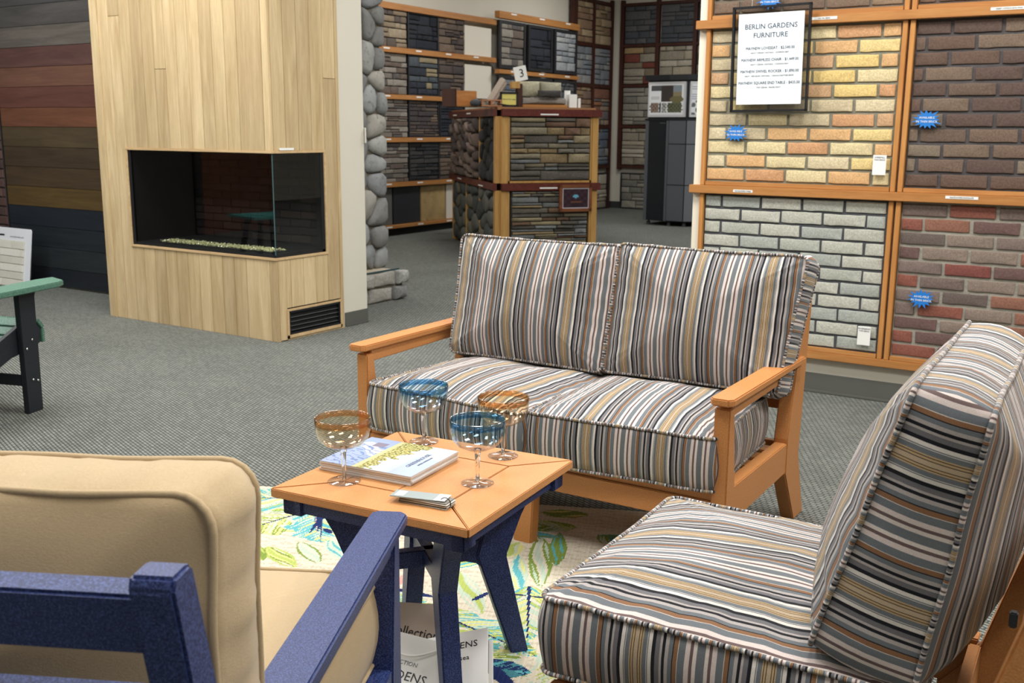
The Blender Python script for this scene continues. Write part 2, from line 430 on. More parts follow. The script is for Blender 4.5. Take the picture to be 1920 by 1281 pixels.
lab(-2.045, 1.075, .11, 'OLD BALTIMORE TUMBLE'); lab(-.93, 1.085, .15, 'ROUTE 66 WIRE CHOCOLATE'); lab(-1.66, 1.962, .13, 'OLD MILL BLEND'); lab(-.80, 1.965, .16, 'DESERT COMMON IRON WASH')
PANELS = [
 # name x0 x1 z0 z1 brick colours mortar first label
 ('mortar_olive', -2.303, -1.252, 1.100, 1.936, [(228, 210, 164), (234, 204, 134), (212, 162, 118), (224, 180, 128), (222, 206, 170), (208, 168, 128), (236, 210, 146), (206, 190, 156)], (126, 124, 108), 'pale yellow and orange tumbled brick sample panel with the sign hung on it', 0., .0115),
 ('mortar_dark', -1.240, .2, 1.100, 1.936, [(118, 98, 84), (106, 86, 74), (124, 106, 90), (98, 80, 72), (130, 116, 100), (110, 92, 80)], (78, 74, 74), 'dark chocolate brown brick sample panel above the red brick one', .25, .012),
 ('mortar_charcoal', -2.303, -1.252, .233, 1.055, [(192, 192, 178), (184, 186, 174), (198, 197, 184), (176, 180, 172)], (72, 74, 78), 'whitewashed grey brick sample panel with dark joints behind the loveseat', .55, .0095),
 ('mortar_grey', -1.240, .2, .233, 1.055, [(132, 78, 70), (122, 106, 98), (142, 88, 74), (130, 114, 106), (112, 88, 82), (146, 102, 84), (108, 96, 90), (142, 126, 114)], (150, 146, 134), 'red and grey mixed used-brick sample panel behind the armless chair', 0., .012),
 ('mortar_olive2', -2.303, -1.252, 1.982, 2.80, [(160, 136, 106), (128, 108, 92), (150, 128, 104), (118, 98, 84)], (108, 100, 88), 'taupe brown brick sample panel above the pale yellow one', .3, .012),
 ('mortar_dark2', -1.240, .2, 1.982, 2.80, [(120, 96, 80), (104, 84, 72), (96, 78, 72)], (92, 80, 72), 'umber brown brick sample panel above the dark chocolate one', .6, .012),
]
for pn, x0, x1, z0, z1, cols, mc, lb, first, jt in PANELS:
    p = thing('brick_sample_panel', (x0, YB - .001, z0), 0, lb, 'brick panel', 'brick sample panels on the oak rack')
    W = x1 - x0; H = z1 - z0
    bx('mortar_bed', .028, W - .028, -.022, 0, .0, H, plain(pn, mc, .95, .12, 60, .5), p, bevel=0)
    for xx in (0, W - .024): bx('frame_strip', xx, xx + .024, -.044, 0, 0, H, OAK_V, p, bevel=.002)
    bx('frame_strip', .028, W - .028, -.042, 0, 0, .022, OAK_H, p, bevel=.002)
    m = palette('brick_' + pn, cols, 34, .85, .5, .3, dark=(70, 60, 58) if 'charcoal' not in pn else (118, 126, 132))
    brick_rows(p, .030, W - .030, .026, H - .004, 11, .226, m, -.020, first, jt * .85, .011, .42)
struct('trim_1', MB().box(-2.352, -2.306, YB - .02, YB + .02, .10, CEIL), plain('cream_post', (226, 218, 200), .6, .03))

def starburst(x, z, label, r=.062):
    t = thing('starburst_tag', (x, YB - .050, z), 0, label, 'tag', 'blue starburst tags on the brick wall')
    pts = []; rr = random.Random(int(abs(x) * 1000))
    for i in range(30):
        a = 2 * math.pi * i / 30; q = (r * rr.uniform(.9, 1.25)) if i % 2 == 0 else r * .66
        pts.append((math.cos(a) * q * 1.0, math.sin(a) * q * .72))
    MB().prism(pts, -.003, 0, 'xz').build('card', plain('blue_card', (28, 116, 196), .5, .03), t)
    text('AVAILABLE', .015, M_LABEL, t, (0, -.0036, .009)); text('IN THIN BRICK', .015, M_LABEL, t, (0, -.0036, -.010))
starburst(-2.105, 1.385, 'blue starburst tag on the pale yellow brick below the sign')
starburst(-1.125, 1.458, 'blue starburst tag on the dark chocolate brick panel')
starburst(-1.078, .572, 'blue starburst tag on the red and grey brick panel')
starburst(-1.955, 2.068, 'blue starburst tag above the black framed sign')
def infotag(x, z, label, s1):
    t = thing('info_card', (x, YB - .050, z), 0, label, 'card', 'small white info cards on brick panels')
    bx('card', -.033, .033, -.003, 0, -.05, .05, M_LABEL, t, bevel=.001)
    text(s1, .012, M_INK, t, (0, -.0036, .038)); text('THIN BRICK', .010, M_INK, t, (0, -.0036, .026))
infotag(-1.335, 1.232, 'small white info card low on the pale yellow brick panel', 'WIREMILL')
infotag(-1.347, .348, 'small white info card low on the whitewashed brick panel', 'RIVERBEND')

# framed price sign
BLK = plain('black_frame', (26, 27, 31), .35, .05)
sg = thing('framed_sign', (-1.925, YB - .085, 1.768), 0, 'black framed price sign hanging in front of the pale yellow brick', 'sign')
sg.rotation_euler = (R(1.2), R(-.4), R(-2))
w2, h2 = .212, .270
fr = MB(); fr.box(-w2, w2, -.012, .008, h2 - .011, h2).box(-w2, w2, -.012, .008, -h2, -h2 + .011).box(-w2, -w2 + .011, -.012, .008, -h2, h2).box(w2 - .011, w2, -.012, .008, -h2, h2)
fr.build('frame', BLK, sg)
bx('glass_pane', -w2 + .01, w2 - .01, .001, .003, -h2 + .01, h2 - .01, thin_glass('picture_glass', (.86, .87, .87)), sg, bevel=0)
bx('paper', -.180, .176, -.0015, 0, -.232, .232, plain('paper_white', (226, 232, 236), .5, .015), sg, bevel=0)
for s, z, sz, mm, sx in (('BERLIN GARDENS', .165, .036, M_DARKINK, 1.), ('FURNITURE', .120, .036, M_DARKINK, 1.), ('MAYHEW LOVESEAT - $2,540.00', .055, .0205, M_DARKINK, .92), ('NAVY / CEDAR / NATURAL - CUSHION SEAT', .032, .0105, M_INK, 1.),
                        ('MAYHEW ARMLESS CHAIR - $1,449.00', -.004, .0205, M_DARKINK, .92), ('NAVY / CEDAR / NATURAL - CUSHION SEAT', -.027, .0105, M_INK, 1.), ('MAYHEW SWIVEL ROCKER - $1,890.00', -.063, .0205, M_DARKINK, .92),
                        ('NAVY - REN BLUE / NATURAL - CANVAS HEATHER BEIGE', -.086, .0105, M_INK, 1.), ('MAYHEW SQUARE END TABLE - $435.00', -.122, .0205, M_DARKINK, .92), ('TOP: CEDAR - FRAME: NAVY', -.145, .0105, M_INK, 1.)):
    text(s, sz, mm, sg, (-.002, -.0022, z), sx=sx)
MB().tube([(-.11, 0, h2), (-.10, .0, h2 + .3), (-.09, 0, h2 + .7)], .0008, 5).build('hanging_wire', M_LABEL, sg)

# ------------------------------------------------------------------ oak fireplace
FX0, FX1, FY0, FY1, FH = -6.71, -4.95, 4.83, 5.47, 3.0
OAK = wood('pale_oak_plank', (224, 202, 162), (194, 168, 126), axis=2, rough=.4)
OAKT = wood('pale_oak_trim', (216, 188, 146), (190, 160, 118), axis=0, rough=.4, rand=False)
fp = thing('fireplace', (FX0, FY0, 0), 0, 'tall see-through corner gas fireplace clad in pale oak planks', 'fireplace')
LX = FX1 - FX0; LY = FY1 - FY0
OX0, OZ0, OZ1, OY1 = .325, .56, 1.232, .475     # opening: left x, sill, head, depth along the side
def plk(x0, x1, y0, y1, z0, z1): return bx('plank', x0, x1, y0, y1, z0, z1, OAK, fp, bevel=.0015)
g = .0012
plk(0, .04, 0, .02, 0, FH - .0); plk(.043, .09, -.008, .018, 0, FH)
x = .09; i = 0
edges = [.09]
while x < LX - .19: x += .116; edges.append(min(x, LX - .075))
edges[-1] = LX - .06; edges.append(LX)
for a, b in zip(edges[:-1], edges[1:]):
    a += g; b -= g; ins = b > OX0 + .02
    if a < OX0 - .02 and not ins: cuts = [0, FH]
    if not ins:
        zc = rnd.choice([2.15, 1.9, None])
        if zc: plk(a, b, 0, .018, 0, zc - .001); plk(a, b, 0, .018, zc + .001, FH)
        else: plk(a, b, 0, .018, 0, FH)
    elif a < OX0:
        plk(a, b, 0, .018, 0, OZ0 - .018); plk(a, b, 0, .018, OZ1 + .018, FH); plk(a, OX0 - .018, 0, .018, OZ0 - .018, OZ1 + .018)
    else:
        plk(a, b, 0, .018, 0, OZ0 - .018)
        zc = {5: 1.78, 4: 2.28, 8: 2.5}.get(i, None)
        if zc: plk(a, b, 0, .018, OZ1 + .018, zc - .001); plk(a, b, 0, .018, zc + .001, FH)
        else: plk(a, b, 0, .018, OZ1 + .018, FH)
    i += 1
ye = [.0, .13, .25, .37, .49, LY - .0]
for k, (a, b) in enumerate(zip(ye[:-1], ye[1:])):
    a += g + (.018 if k == 0 else 0); b -= g
    if k < 4:
        zlow = .218 if (a < .60 and b > .08) else 0
        if k == 0: plk(LX - .018, LX, a, .088, 0, OZ0 - .018); plk(LX - .018, LX, .088, b, .218, OZ0 - .018)
        else: plk(LX - .018, LX, a, b, zlow, OZ0 - .018)
        plk(LX - .018, LX, a, b if k < 3 else .49, OZ1 + .018, FH)
    else:
        plk(LX - .018, LX, a, b - .03, .218, 1.72); plk(LX - .018, LX, a, b - .03, 1.722, FH)
plk(LX - .02, LX + .004, LY - .03, LY, 0, FH)
plk(LX - .018, LX, OY1 + .018, .49, OZ0 - .018, OZ1 + .018)
plk(LX - .018, LX, .012, LY - .03, 0, .008)
T = MB(); tt = .018
T.box(OX0 - tt, LX + .006, -.006, .02, OZ1, OZ1 + tt).box(OX0 - tt, LX + .006, -.006, .02, OZ0 - tt, OZ0).box(OX0 - tt, OX0, -.006, .02, OZ0, OZ1)
T.box(LX - .02, LX + .006, .02, OY1 + tt, OZ1, OZ1 + tt).box(LX - .02, LX + .006, .02, OY1 + tt, OZ0 - tt, OZ0).box(LX - .02, LX + .006, OY1, OY1 + tt, OZ0, OZ1)
T.build('opening_trim', OAKT, fp, bevel=.002)
M_FB = plain('firebox_black', (22, 24, 27), .45, .1)
fb = MB(); fb.box(OX0, LX - .03, .02, .6, OZ0 - .01, OZ0 + .02).box(OX0, LX - .03, .02, .6, OZ1 - .01, OZ1 + .0).box(OX0 - .01, OX0 + .03, .0, .6, OZ0, OZ1).box(OX0, LX - .03, .56, .6, OZ0, OZ1).box(LX - .06, LX - .02, OY1 - .02, .6, OZ0, OZ1)
fb.box(OX0, OX0 + .03, .004, .02, OZ0, OZ1).box(OX0, LX - .006, .003, .012, OZ0, OZ0 + .018).box(LX - .012, LX - .003, .003, OY1, OZ0, OZ0 + .018).box(LX - .02, LX - .003, OY1 - .03, OY1, OZ0, OZ1)
fbo = fb.build('firebox', M_FB, fp)
M_LINER = palette('liner_brick', [(58, 50, 50), (48, 42, 44), (66, 56, 54)], 40, .8, .4, .2)
brick_rows(fbo, OX0 + .035, LX - .08, OZ0 + .03, OZ1 - .012, 11, .2, M_LINER, .558, 0, .006, .01, .2)
GL = thin_glass('fireplace_glass', (.90, .91, .91), extra=.02)
bx('glass_pane', OX0 + .01, LX - .004, .004, .008, OZ0 + .01, OZ1 - .004, GL, fp, bevel=0)
bx('glass_pane', LX - .008, LX - .004, .009, OY1 - .004, OZ0 + .01, OZ1 - .004, GL, fp, bevel=0)
bx('glass_edge', LX - .0085, LX - .0035, .0035, .0085, OZ0 + .01, OZ1 - .004, plain('glass_edge_green', (70, 96, 98), .2, .02), fp, bevel=0)
gm = MB(); r2 = random.Random(3)
for k in range(1500):
    a = r2.uniform(OX0 + .22, LX - .10); b = r2.uniform(.06, .20)
    c = Vector((a, b, OZ0 + .028 + r2.uniform(0, .012))); s = r2.uniform(.003, .0075)
    Q = Matrix.Rotation(r2.uniform(0, 6), 3, Vector((r2.random(), r2.random(), 1)).normalized())
    vs = [c + Q @ Vector(v) * s for v in ((1, 0, -.5), (-.6, .8, -.5), (-.5, -.9, -.5), (0, 0, 1))]
    gm.add(vs, [(0, 2, 1), (0, 1, 3), (1, 2, 3), (2, 0, 3)])
mgm = plain('fire_glass_media', (226, 226, 170), .1, .3, 90, spec=1.)
tag(gm.build('glass_media', mgm, fp), kind='stuff')
bx('burner_tray', OX0 + .2, LX - .08, .045, .215, OZ0 + .02, OZ0 + .029, M_FB, fp)
# grille
gr = MB(); gy0, gy1, gz0, gz1 = .10, .60, .035, .195
gr.box(LX - .012, LX + .004, gy0, gy1, gz0, gz0 + .012).box(LX - .012, LX + .004, gy0, gy1, gz1 - .012, gz1).box(LX - .012, LX + .004, gy0, gy0 + .012, gz0, gz1).box(LX - .012, LX + .004, gy1 - .012, gy1, gz0, gz1).box(LX - .06, LX - .05, gy0, gy1, gz0, gz1)
gro = gr.build('vent_grille', M_FB, fp)
for k in range(5):
    z = gz0 + .022 + k * .029
    Mx = Matrix.Translation((LX - .012, 0, z)) @ Matrix.Rotation(R(-35), 4, 'Y')
    bx('louver', -.016, .012, gy0 + .012, gy1 - .012, -.002, .002, plain('louver_metal', (40, 43, 48), .35), gro, bevel=0, M=Mx)
T = MB(); T.box(LX - .004, LX + .006, gy0 - .02, gy1 + .018, gz1, gz1 + .016).box(LX - .004, LX + .006, gy0 - .02, gy0, .012, gz1).box(LX - .004, LX + .006, gy1, gy1 + .018, .012, gz1).box(LX - .004, LX + .006, gy0 - .02, gy1 + .018, .012, gz0)
T.build('grille_trim', OAKT, fp, bevel=.002)
o = bx('paper_label', LX + .0065, LX + .008, .06, .19, OZ1 + .020, OZ1 + .035, M_LABEL, fp, bevel=0)
plain('box_core', (30, 30, 30), .9)
MB().box(.02, LX - .02, .02, LY, 0.0, OZ0 - .02).box(.02, LX - .02, .02, LY, OZ1 + .02, FH).box(.02, OX0 - .02, .02, LY, OZ0, OZ1).build('core', MATS['box_core'], fp)

# stained plank sample wall
PW = thing('stain_sample_wall', (-8.93, 5.468, 0), 0, 'wall panel of horizontal stained planks from grey over red and brown to black', 'wall panel')
SC = [((97, 92, 86), 2.05, 2.22), ((78, 76, 74), 2.22, 2.39), ((72, 72, 72), 2.39, 2.56), ((66, 66, 66), 2.56, 2.73), ((92, 66, 62), 1.885, 2.05), ((112, 80, 66), 1.721, 1.885), ((100, 66, 58), 1.547, 1.721), ((112, 74, 56), 1.385, 1.547),
      ((82, 70, 52), 1.214, 1.385), ((72, 60, 46), 1.043, 1.214), ((76, 62, 46), .872, 1.043), ((92, 74, 44), .70, .872), ((36, 42, 50), .53, .70), ((40, 46, 52), .35, .53), ((44, 50, 54), .17, .35), ((34, 39, 46), .012, .17)]
for c, a, b in SC:
    mm = wood('stain_%d_%d_%d' % c, tuple(v * 1.08 for v in c), tuple(v * .86 for v in c), axis=0, rough=.5, rand=False, bump=.25)
    bx('plank', 0.015, 2.28, -.022, 0, a + .001, b - .001, mm, PW, bevel=.002)
bx('edge_strip', 0, .015, -.026, 0, 0, 2.75, BLK, PW)
bp = thing('brick_sample_panel', (-9.95, 5.468, 0), 0, 'dim brown brick veneer panel beside the stained plank wall', 'brick panel')
bx('mortar_bed', 0, 1.0, -.012, 0, 0, 2.2, plain('mort_b', (70, 60, 56), .9), bp, bevel=0)
brick_rows(bp, .003, .995, .003, 2.19, 26, .24, palette('brick_brown', [(92, 70, 66), (80, 62, 60), (104, 80, 74)], 40), -.01, 0, .01, .014)

# stone fireplace display behind the partition
M_RIVER = palette('river_stone', [(150, 152, 152), (136, 138, 140), (158, 154, 146), (128, 128, 126), (166, 166, 162)], 22, .9, .5, .3, dark=(92, 90, 84))
sf = thing('stone_fireplace_display', (-5.43, 5.95, 0), R(90), 'grey river stone fireplace display with a raised hearth behind the partition', 'stone fireplace')
bx('hearth_core', -.15, .80, .02, 1.2, 0, .215, plain('grout_grey', (112, 104, 92), .95, .15, 40, .4), sf, bevel=0)
ashlar(sf, .02, .82, 0, .125, M_RIVER, .03, .12, .13, 1.6, 2.6, .05, .012, .9); ashlar(sf, .02, .84, .125, .25, M_RIVER, .03, .12, .13, 2.2, 3.4, .055, .012, .9)
bx('hearth_slab', .04, .79, .06, 1.2, .215, .238, plain('hearth_slab', (188, 176, 156), .6), sf, bevel=.004)
bx('slab_edge', .04, .80, .05, .06, .240, .252, plain('teal_edge', (44, 72, 76), .6), sf, bevel=.001)
bx('column_core', -.15, .83, .25, 1.2, .24, FH, MATS['grout_grey'], sf, bevel=0)
voronoi(sf, -.12, .87, .24, FH, M_RIVER, .255, 74, .05, .014, .9, 12)
sw = thing('light_switch', (-4.972, 5.752, 1.345), R(150), 'white light switch plate at the end of the partition', 'light switch')
bx('plate', -.03, .03, -.006, 0, -.055, .055, M_LABEL, sw, bevel=.003); bx('rocker', -.01, .01, -.010, -.005, -.018, .018, M_LABEL, sw, bevel=.002)


# ------------------------------------------------------------------ far racks of stone samples
STONES = {}
def pal(k):
    P = {'tan': [(146, 132, 112), (120, 108, 96), (164, 150, 128), (100, 92, 86)], 'greytan': [(128, 122, 114), (98, 94, 92), (150, 144, 134), (110, 98, 90)],
         'black': [(40, 44, 54), (34, 38, 46), (48, 52, 60)], 'slate': [(62, 70, 80), (50, 56, 66), (80, 88, 94), (150, 138, 112)], 'brown': [(104, 92, 84), (86, 76, 72), (120, 104, 90), (74, 68, 68)],
         'charcoal': [(60, 60, 62), (46, 48, 52), (74, 72, 70)], 'pale': [(176, 178, 178), (160, 164, 168), (142, 148, 154)], 'fog': [(138, 142, 146), (124, 130, 136), (150, 150, 150)],
         'sand': [(158, 136, 106), (140, 114, 92), (128, 108, 96), (170, 150, 120)], 'rust': [(162, 112, 80), (132, 92, 76), (150, 132, 112), (112, 106, 106)], 'bluegrey': [(96, 106, 120), (120, 126, 132), (134, 130, 122)],
         'cream': [(172, 162, 142), (150, 142, 126), (184, 176, 160)], 'dusk': [(84, 86, 90), (96, 96, 98), (78, 82, 88)], 'limes': [(136, 132, 122), (120, 118, 110), (150, 146, 134)], 'multi': [(164, 138, 100), (120, 66, 56), (150, 142, 126), (128, 116, 98)]}[k]
    return palette('stone_' + k, P, 28, .9, .5, .3)
FRM_D = plain('dark_frame', (34, 34, 38), .5); FRM_M = wood('mahogany', (80, 44, 34), (54, 28, 24), 2, .45, rand=False)
def sample(U, P, W, H, k, label, group, frame=None, hm=(.06, .125), ledge=False, ft=.02, board=None):
    t = thing('stone_sample_panel', P, U, label, 'stone panel', group)
    if board:
        t['category'] = 'sample board'; bx('board', .006, W - .006, -.02, 0, .004, H - .004, board, t, bevel=.001); return t
    bx('backing', 0, W, -.012, 0, 0, H, plain('backing_dark', (58, 56, 54), .95), t, bevel=0)
    q = 0
    if frame:
        q = ft
        for a in ((0, ft, 0, H), (W - ft, W, 0, H), (ft, W - ft, 0, ft * .8), (ft, W - ft, H - ft * .8, H)): bx('frame_strip', a[0], a[1], -.045, 0, a[2], a[3], frame, t, bevel=0)
    if ledge: ashlar(t, q, W - q, q * .8, H - q * .8, pal(k), -.01, .036, .075, 2.4, 5.5, .03, .005, .3)
    else: ashlar(t, q, W - q, q * .8, H - q * .8, pal(k), -.01, hm[0], hm[1], 1.3, 3.6, .03, .007, .35)
    return t
XL = -8.80
rk2 = thing('display_rack', (XL, 10.2, 0), R(90), 'oak rack on the far beige wall holding four rows of stone panels over plain boards', 'display rack')
RZ = [(2.87, 2.95), (2.34, 2.41), (1.76, 1.82), (1.215, 1.275), (.64, .70), (.10, .143)]
for i, (a, b) in enumerate(RZ):
    L = 2.86 if i < 2 else (2.8 if i > 3 else 2.2 if i == 2 else 2.7)
    bx('rail', 0, L, -.075, 0, a, b, OAK_H, rk2)
    if i:
        for k in range(4 if i < 2 else 3): bx('paper_label', .3 + k * .66, .42 + k * .66, -.0765, -.075, b - .03, b - .012, M_LABEL, rk2, bevel=0)
COLS = [(10.36, 11.015), (11.035, 11.70), (11.72, 12.31)]
cn = ['nearest the stone column', 'in the middle column', 'in the third column']
rows = [(2.41, 2.87, 'top row'), (1.82, 2.34, 'second row'), (1.275, 1.76, 'third row'), (.70, 1.215, 'fourth row')]
KK = [['tan', 'black', 'brown'], ['greytan', 'slate', 'brown'], ['greytan', 'brown', 'black'], ['greytan', 'charcoal', 'brown']]
NMK = {'tan': 'tan', 'black': 'black', 'brown': 'brown', 'greytan': 'grey and tan', 'slate': 'dark slate', 'charcoal': 'charcoal'}
for r_, (z0, z1, rn) in enumerate(rows):
    for c_, (y0, y1) in enumerate(COLS):
        k = KK[r_][c_]
        sample(R(90), (XL, y0, z0), y1 - y0, z1 - z0, k, '%s stone sample panel in the oak rack, %s, %s' % (NMK[k], rn, cn[c_]), 'stone panels in the far oak rack', FRM_D if k in ('black', 'slate', 'charcoal') or c_ == 1 else None, ledge=(r_ >= 2 and c_ < 3))
M_BOARD = plain('cream_board', (216, 210, 196), .6, .02)
for r_ in (0, 1):
    z0, z1, rn = rows[r_]
    sample(R(90), (XL, 12.33, z0), .68, z1 - z0 - .05, '', 'blank cream board in the oak rack, %s' % rn, 'blank boards in the far oak rack', board=M_BOARD)
for (y0, y1, m, lb) in ((10.3, 10.69, plain('grey_board', (92, 92, 88), .6), 'plain grey board on the lowest rail of the far oak rack'), (10.71, 11.28, plain('black_board', (34, 36, 42), .5), 'plain black board on the lowest rail of the far oak rack'),
                        (11.30, 11.86, palette('marbled_tan', [(172, 146, 100)], 9, .5, .1, .5, dark=(110, 84, 56)), 'marbled tan board on the lowest rail of the far oak rack'), (11.88, 12.5, M_BOARD, 'cream board on the lowest rail of the far oak rack')):
    sample(R(90), (XL, y0, .143), y1 - y0, .495, '', lb, 'plain boards on the lowest rail', board=m)
tag(bx('rack_plinth', -8.884, -8.83, 10.0, 16.9, 0, .10, plain('plinth_black', (26, 28, 32), .7)), 'black recessed plinth under the far oak rack', 'plinth')
rk3 = thing('display_rack', (-8.74, 13.05, 0), R(90), 'second oak rack, set higher, with framed stone panels beside the dark framed ones', 'display rack')
for a, b in ((2.97, 3.07), (2.19, 2.25), (1.42, 1.48)):
    bx('rail', -.02, 2.36, -.08, 0, a, b, OAK_H, rk3)
    for k in range(3): bx('paper_label', .3 + k * .8, .45 + k * .8, -.0815, -.08, b - .032, b - .012, M_LABEL, rk3, bevel=0)
for z0, z1, ks, rn in ((2.27, 2.95, ('greytan', 'black', 'pale'), 'upper row'), (1.50, 2.17, ('bluegrey', 'greytan', 'dusk'), 'lower row')):
    for c_, y0 in enumerate((13.08, 13.88, 14.66)):
        k = ks[c_]; nm = {'greytan': 'grey and tan', 'black': 'black', 'pale': 'pale grey', 'bluegrey': 'blue grey', 'dusk': 'dusky grey'}[k]
        sample(R(90), (-8.73, y0, z0), .72, z1 - z0, k, '%s framed stone panel in the second oak rack, %s' % (nm, rn), 'framed stone panels in the second oak rack', FRM_D, ft=.055, hm=(.07, .14))
rk4 = thing('display_rack', (-8.86, 15.42, 0), R(90), 'mahogany framed stone rack at the far corner of the showroom', 'display rack')
bx('post', -.0, .12, -.09, 0, 1.0, 3.6, FRM_M, rk4); bx('post', .72, .79, -.06, 0, .7, 3.6, FRM_M, rk4)
bx('post', 1.40, 1.46, -.06, 0, .0, 3.6, FRM_M, rk4)
for a in (2.80, 2.13, 1.44, .75, 3.52): bx('rail', 0, 1.46, -.055, 0, a - .03, a + .03, FRM_M, rk4)
rws = [(2.83, 3.49, 'top row'), (2.16, 2.77, 'second row'), (1.47, 2.10, 'third row'), (.78, 1.41, 'fourth row'), (.0, .64, 'bottom row')]
ks4 = [('sand', 'sand'), ('fog', 'fog'), ('sand', 'rust'), ('rust', 'bluegrey'), ('limes', 'cream')]
NM4 = {'sand': 'sand brown', 'fog': 'fog grey', 'rust': 'rust and buff', 'bluegrey': 'blue grey', 'limes': 'limestone grey', 'cream': 'cream grey', 'dusk': 'dusky grey', 'multi': 'buff and red', 'tan': 'tan'}
for r_, (z0, z1, rn) in enumerate(rws):
    for c_, y0 in enumerate((15.54, 16.21)):
        k = ks4[r_][c_]
        sample(R(90), (-8.86, y0, z0), .60, z1 - z0, k, '%s stone panel in the corner mahogany rack, %s, %s' % (NM4[k], rn, ('beside the oak rack', 'beside the room corner')[c_]), 'stone panels in the corner mahogany rack', FRM_D if r_ == 4 else None, hm=(.08, .17))
rk5 = thing('display_rack', (-8.66, 16.97, 0), 0, 'dark framed stone rack on the back wall behind the black kiosk', 'display rack')
for x in (0, .68, 1.37, 2.05): bx('post', x - .035, x + .035, -.06, 0, .7, 3.6, FRM_M, rk5)
for a in (2.83, 2.15, 1.45, .75, 3.52): bx('rail', 0, 2.1, -.055, 0, a - .025, a + .025, FRM_M, rk5)
for r_, (z0, z1, rn) in enumerate([(2.86, 3.49, 'top row'), (2.18, 2.80, 'second row'), (1.48, 2.12, 'third row'), (.78, 1.42, 'fourth row'), (.0, .64, 'bottom row')]):
    for c_ in range(3 if r_ < 2 else 1):
        k = [('dusk', 'dusk', 'dusk'), ('multi', 'cream', 'greytan'), ('limes',), ('cream',), ('limes',)][r_][c_]
        sample(0, (-8.62 + .69 * c_, 16.97, z0), .61, z1 - z0, k, '%s stone panel, back wall, %s, %s' % ({'greytan': 'grey and tan'}.get(k) or NM4[k], rn, ('next to the room corner', 'above the kiosk', 'farthest from the corner')[c_]), 'stone panels in the back wall rack', FRM_D if r_ == 4 else None, hm=(.08, .18))
# ------------------------------------------------------------------ stone display island
ISL = thing('display_island', (-6.08, 9.17, 0), 0, 'free-standing island of framed stone panels with redwood trim, stone pieces on top', 'display island')
RED = wood('redwood_trim', (112, 54, 44), (80, 36, 32), 0, .35, rand=False); PINE = wood('pine_post', (204, 162, 98), (176, 132, 72), 2, .5, rand=False)
def M2(x, y, a): return Matrix.Translation((x, y, 0)) @ Matrix.Rotation(R(a), 4, 'Z')
ML = M2(-1.92, 1.85, -43.93); MR = M2(0, 0, 51.34); LL = 2.666; LR = 1.088
MB().prism([(0, .02), (.62, .86), (-.45, 2.3), (-1.3, 2.9), (-1.88, 1.87)], .01, 1.60, 'xy').build('core', plain('island_core', (46, 40, 36), .9), ISL)
MB().prism([(0, -.04), (.68, .82), (-.40, 2.35), (-1.3, 3.0), (-1.97, 1.85)], 1.59, 1.62, 'xy').build('top_board', plain('top_board', (150, 106, 66), .5), ISL)
def ibx(name, M, x0, x1, y0, y1, z0, z1, m, **k): return bx(name, x0, x1, y0, y1, z0, z1, m, ISL, M=M, **k)
for M_, L in ((ML, LL), (MR, LR)):
    for a, b in ((1.525, 1.60), (.76, .835)): ibx('trim_rail', M_, -.03 if M_ is ML else -.0, L + (.0 if M_ is ML else .03), -.075, -.03, a, b, RED)
for M_, xs in ((ML, ((.08, .24), (1.80, 1.88), (LL - .09, LL - .0))), (MR, ((.0, .075), (LR - .07, LR)))):
    for a, b in xs:
        ibx('post', M_, a, b, -.05, .02, .0, .76, PINE); ibx('post', M_, a, b, -.05, .02, .835, 1.525, PINE)
def ipanel(M_, x0, x1, z0, z1, k, fn, lb):
    p = bx('stone_panel', x0, x1, -.02, 0, z0, z1, plain('backing_dark', (58, 56, 54), .95), ISL, bevel=0)
    p.matrix_basis = M_; tag(p, lb); fn(p); return p
m1 = palette('stone_quartzite', [(132, 124, 104), (114, 108, 98), (138, 120, 90), (94, 90, 84), (112, 88, 72), (128, 132, 132), (150, 138, 110)], 24, .9, .6, .3, dark=(88, 80, 66))
ipanel(MR, .095, LR - .09, .86, 1.52, '', lambda p: ashlar(p, .10, LR - .095, .865, 1.515, m1, -.02, .045, .13, 1.8, 5., .045, .005, .45), 'mixed grey and buff ledgestone panel')
ipanel(MR, .115, LR - .11, .03, .755, '', lambda p: ashlar(p, .12, LR - .115, .03, .75, m1, -.02, .03, .065, 3.5, 9., .045, .004, .5), 'thin stacked ledgestone panel')
for a, b in ((.862, 1.52), (.03, .755)):
    for xx in (.075, LR - .09): ibx('frame_strip', MR, xx, xx + .02, -.045, 0, a, b, PINE)
ibx('frame_strip', MR, .095, LR - .09, -.045, 0, .838, .862, PINE)
m2_ = palette('stone_splitface', [(92, 80, 76), (110, 96, 88), (76, 68, 66), (124, 108, 100)], 24, .85, .7, .3); m3 = palette('stone_greyfield', [(84, 86, 82), (98, 98, 92), (72, 74, 74), (106, 102, 90)], 24, .9, .6, .3)
ipanel(ML, .25, 1.79, .84, 1.52, '', lambda p: voronoi(p, .26, 1.79, .845, 1.515, m2_, -.02, 46, .09, .012, .55, 21, slant=.35), 'rough brown grey split stone panel')
ipanel(ML, 1.89, LL - .10, .84, 1.52, '', lambda p: voronoi(p, 1.90, LL - .10, .845, 1.515, pal('charcoal'), -.02, 16, .05, .01, .6, 22), 'blue black rough stone panel')
ipanel(ML, .25, 1.0, .03, .755, '', lambda p: voronoi(p, .26, 1.0, .035, .75, m3, -.02, 14, .05, .012, .6, 23), 'dark grey field stone panel')
ipanel(ML, 1.06, LL - .10, .03, .755, '', lambda p: voronoi(p, 1.07, LL - .10, .035, .75, m3, -.02, 24, .05, .012, .6, 24), 'grey field stone panel')
ibx('post', ML, 1.0, 1.06, -.05, .02, 0, .76, PINE)
for z in (1.54, .78): ibx('paper_label', MR, .42, .62, -.0765, -.075, z, z + .014, M_LABEL, bevel=0)
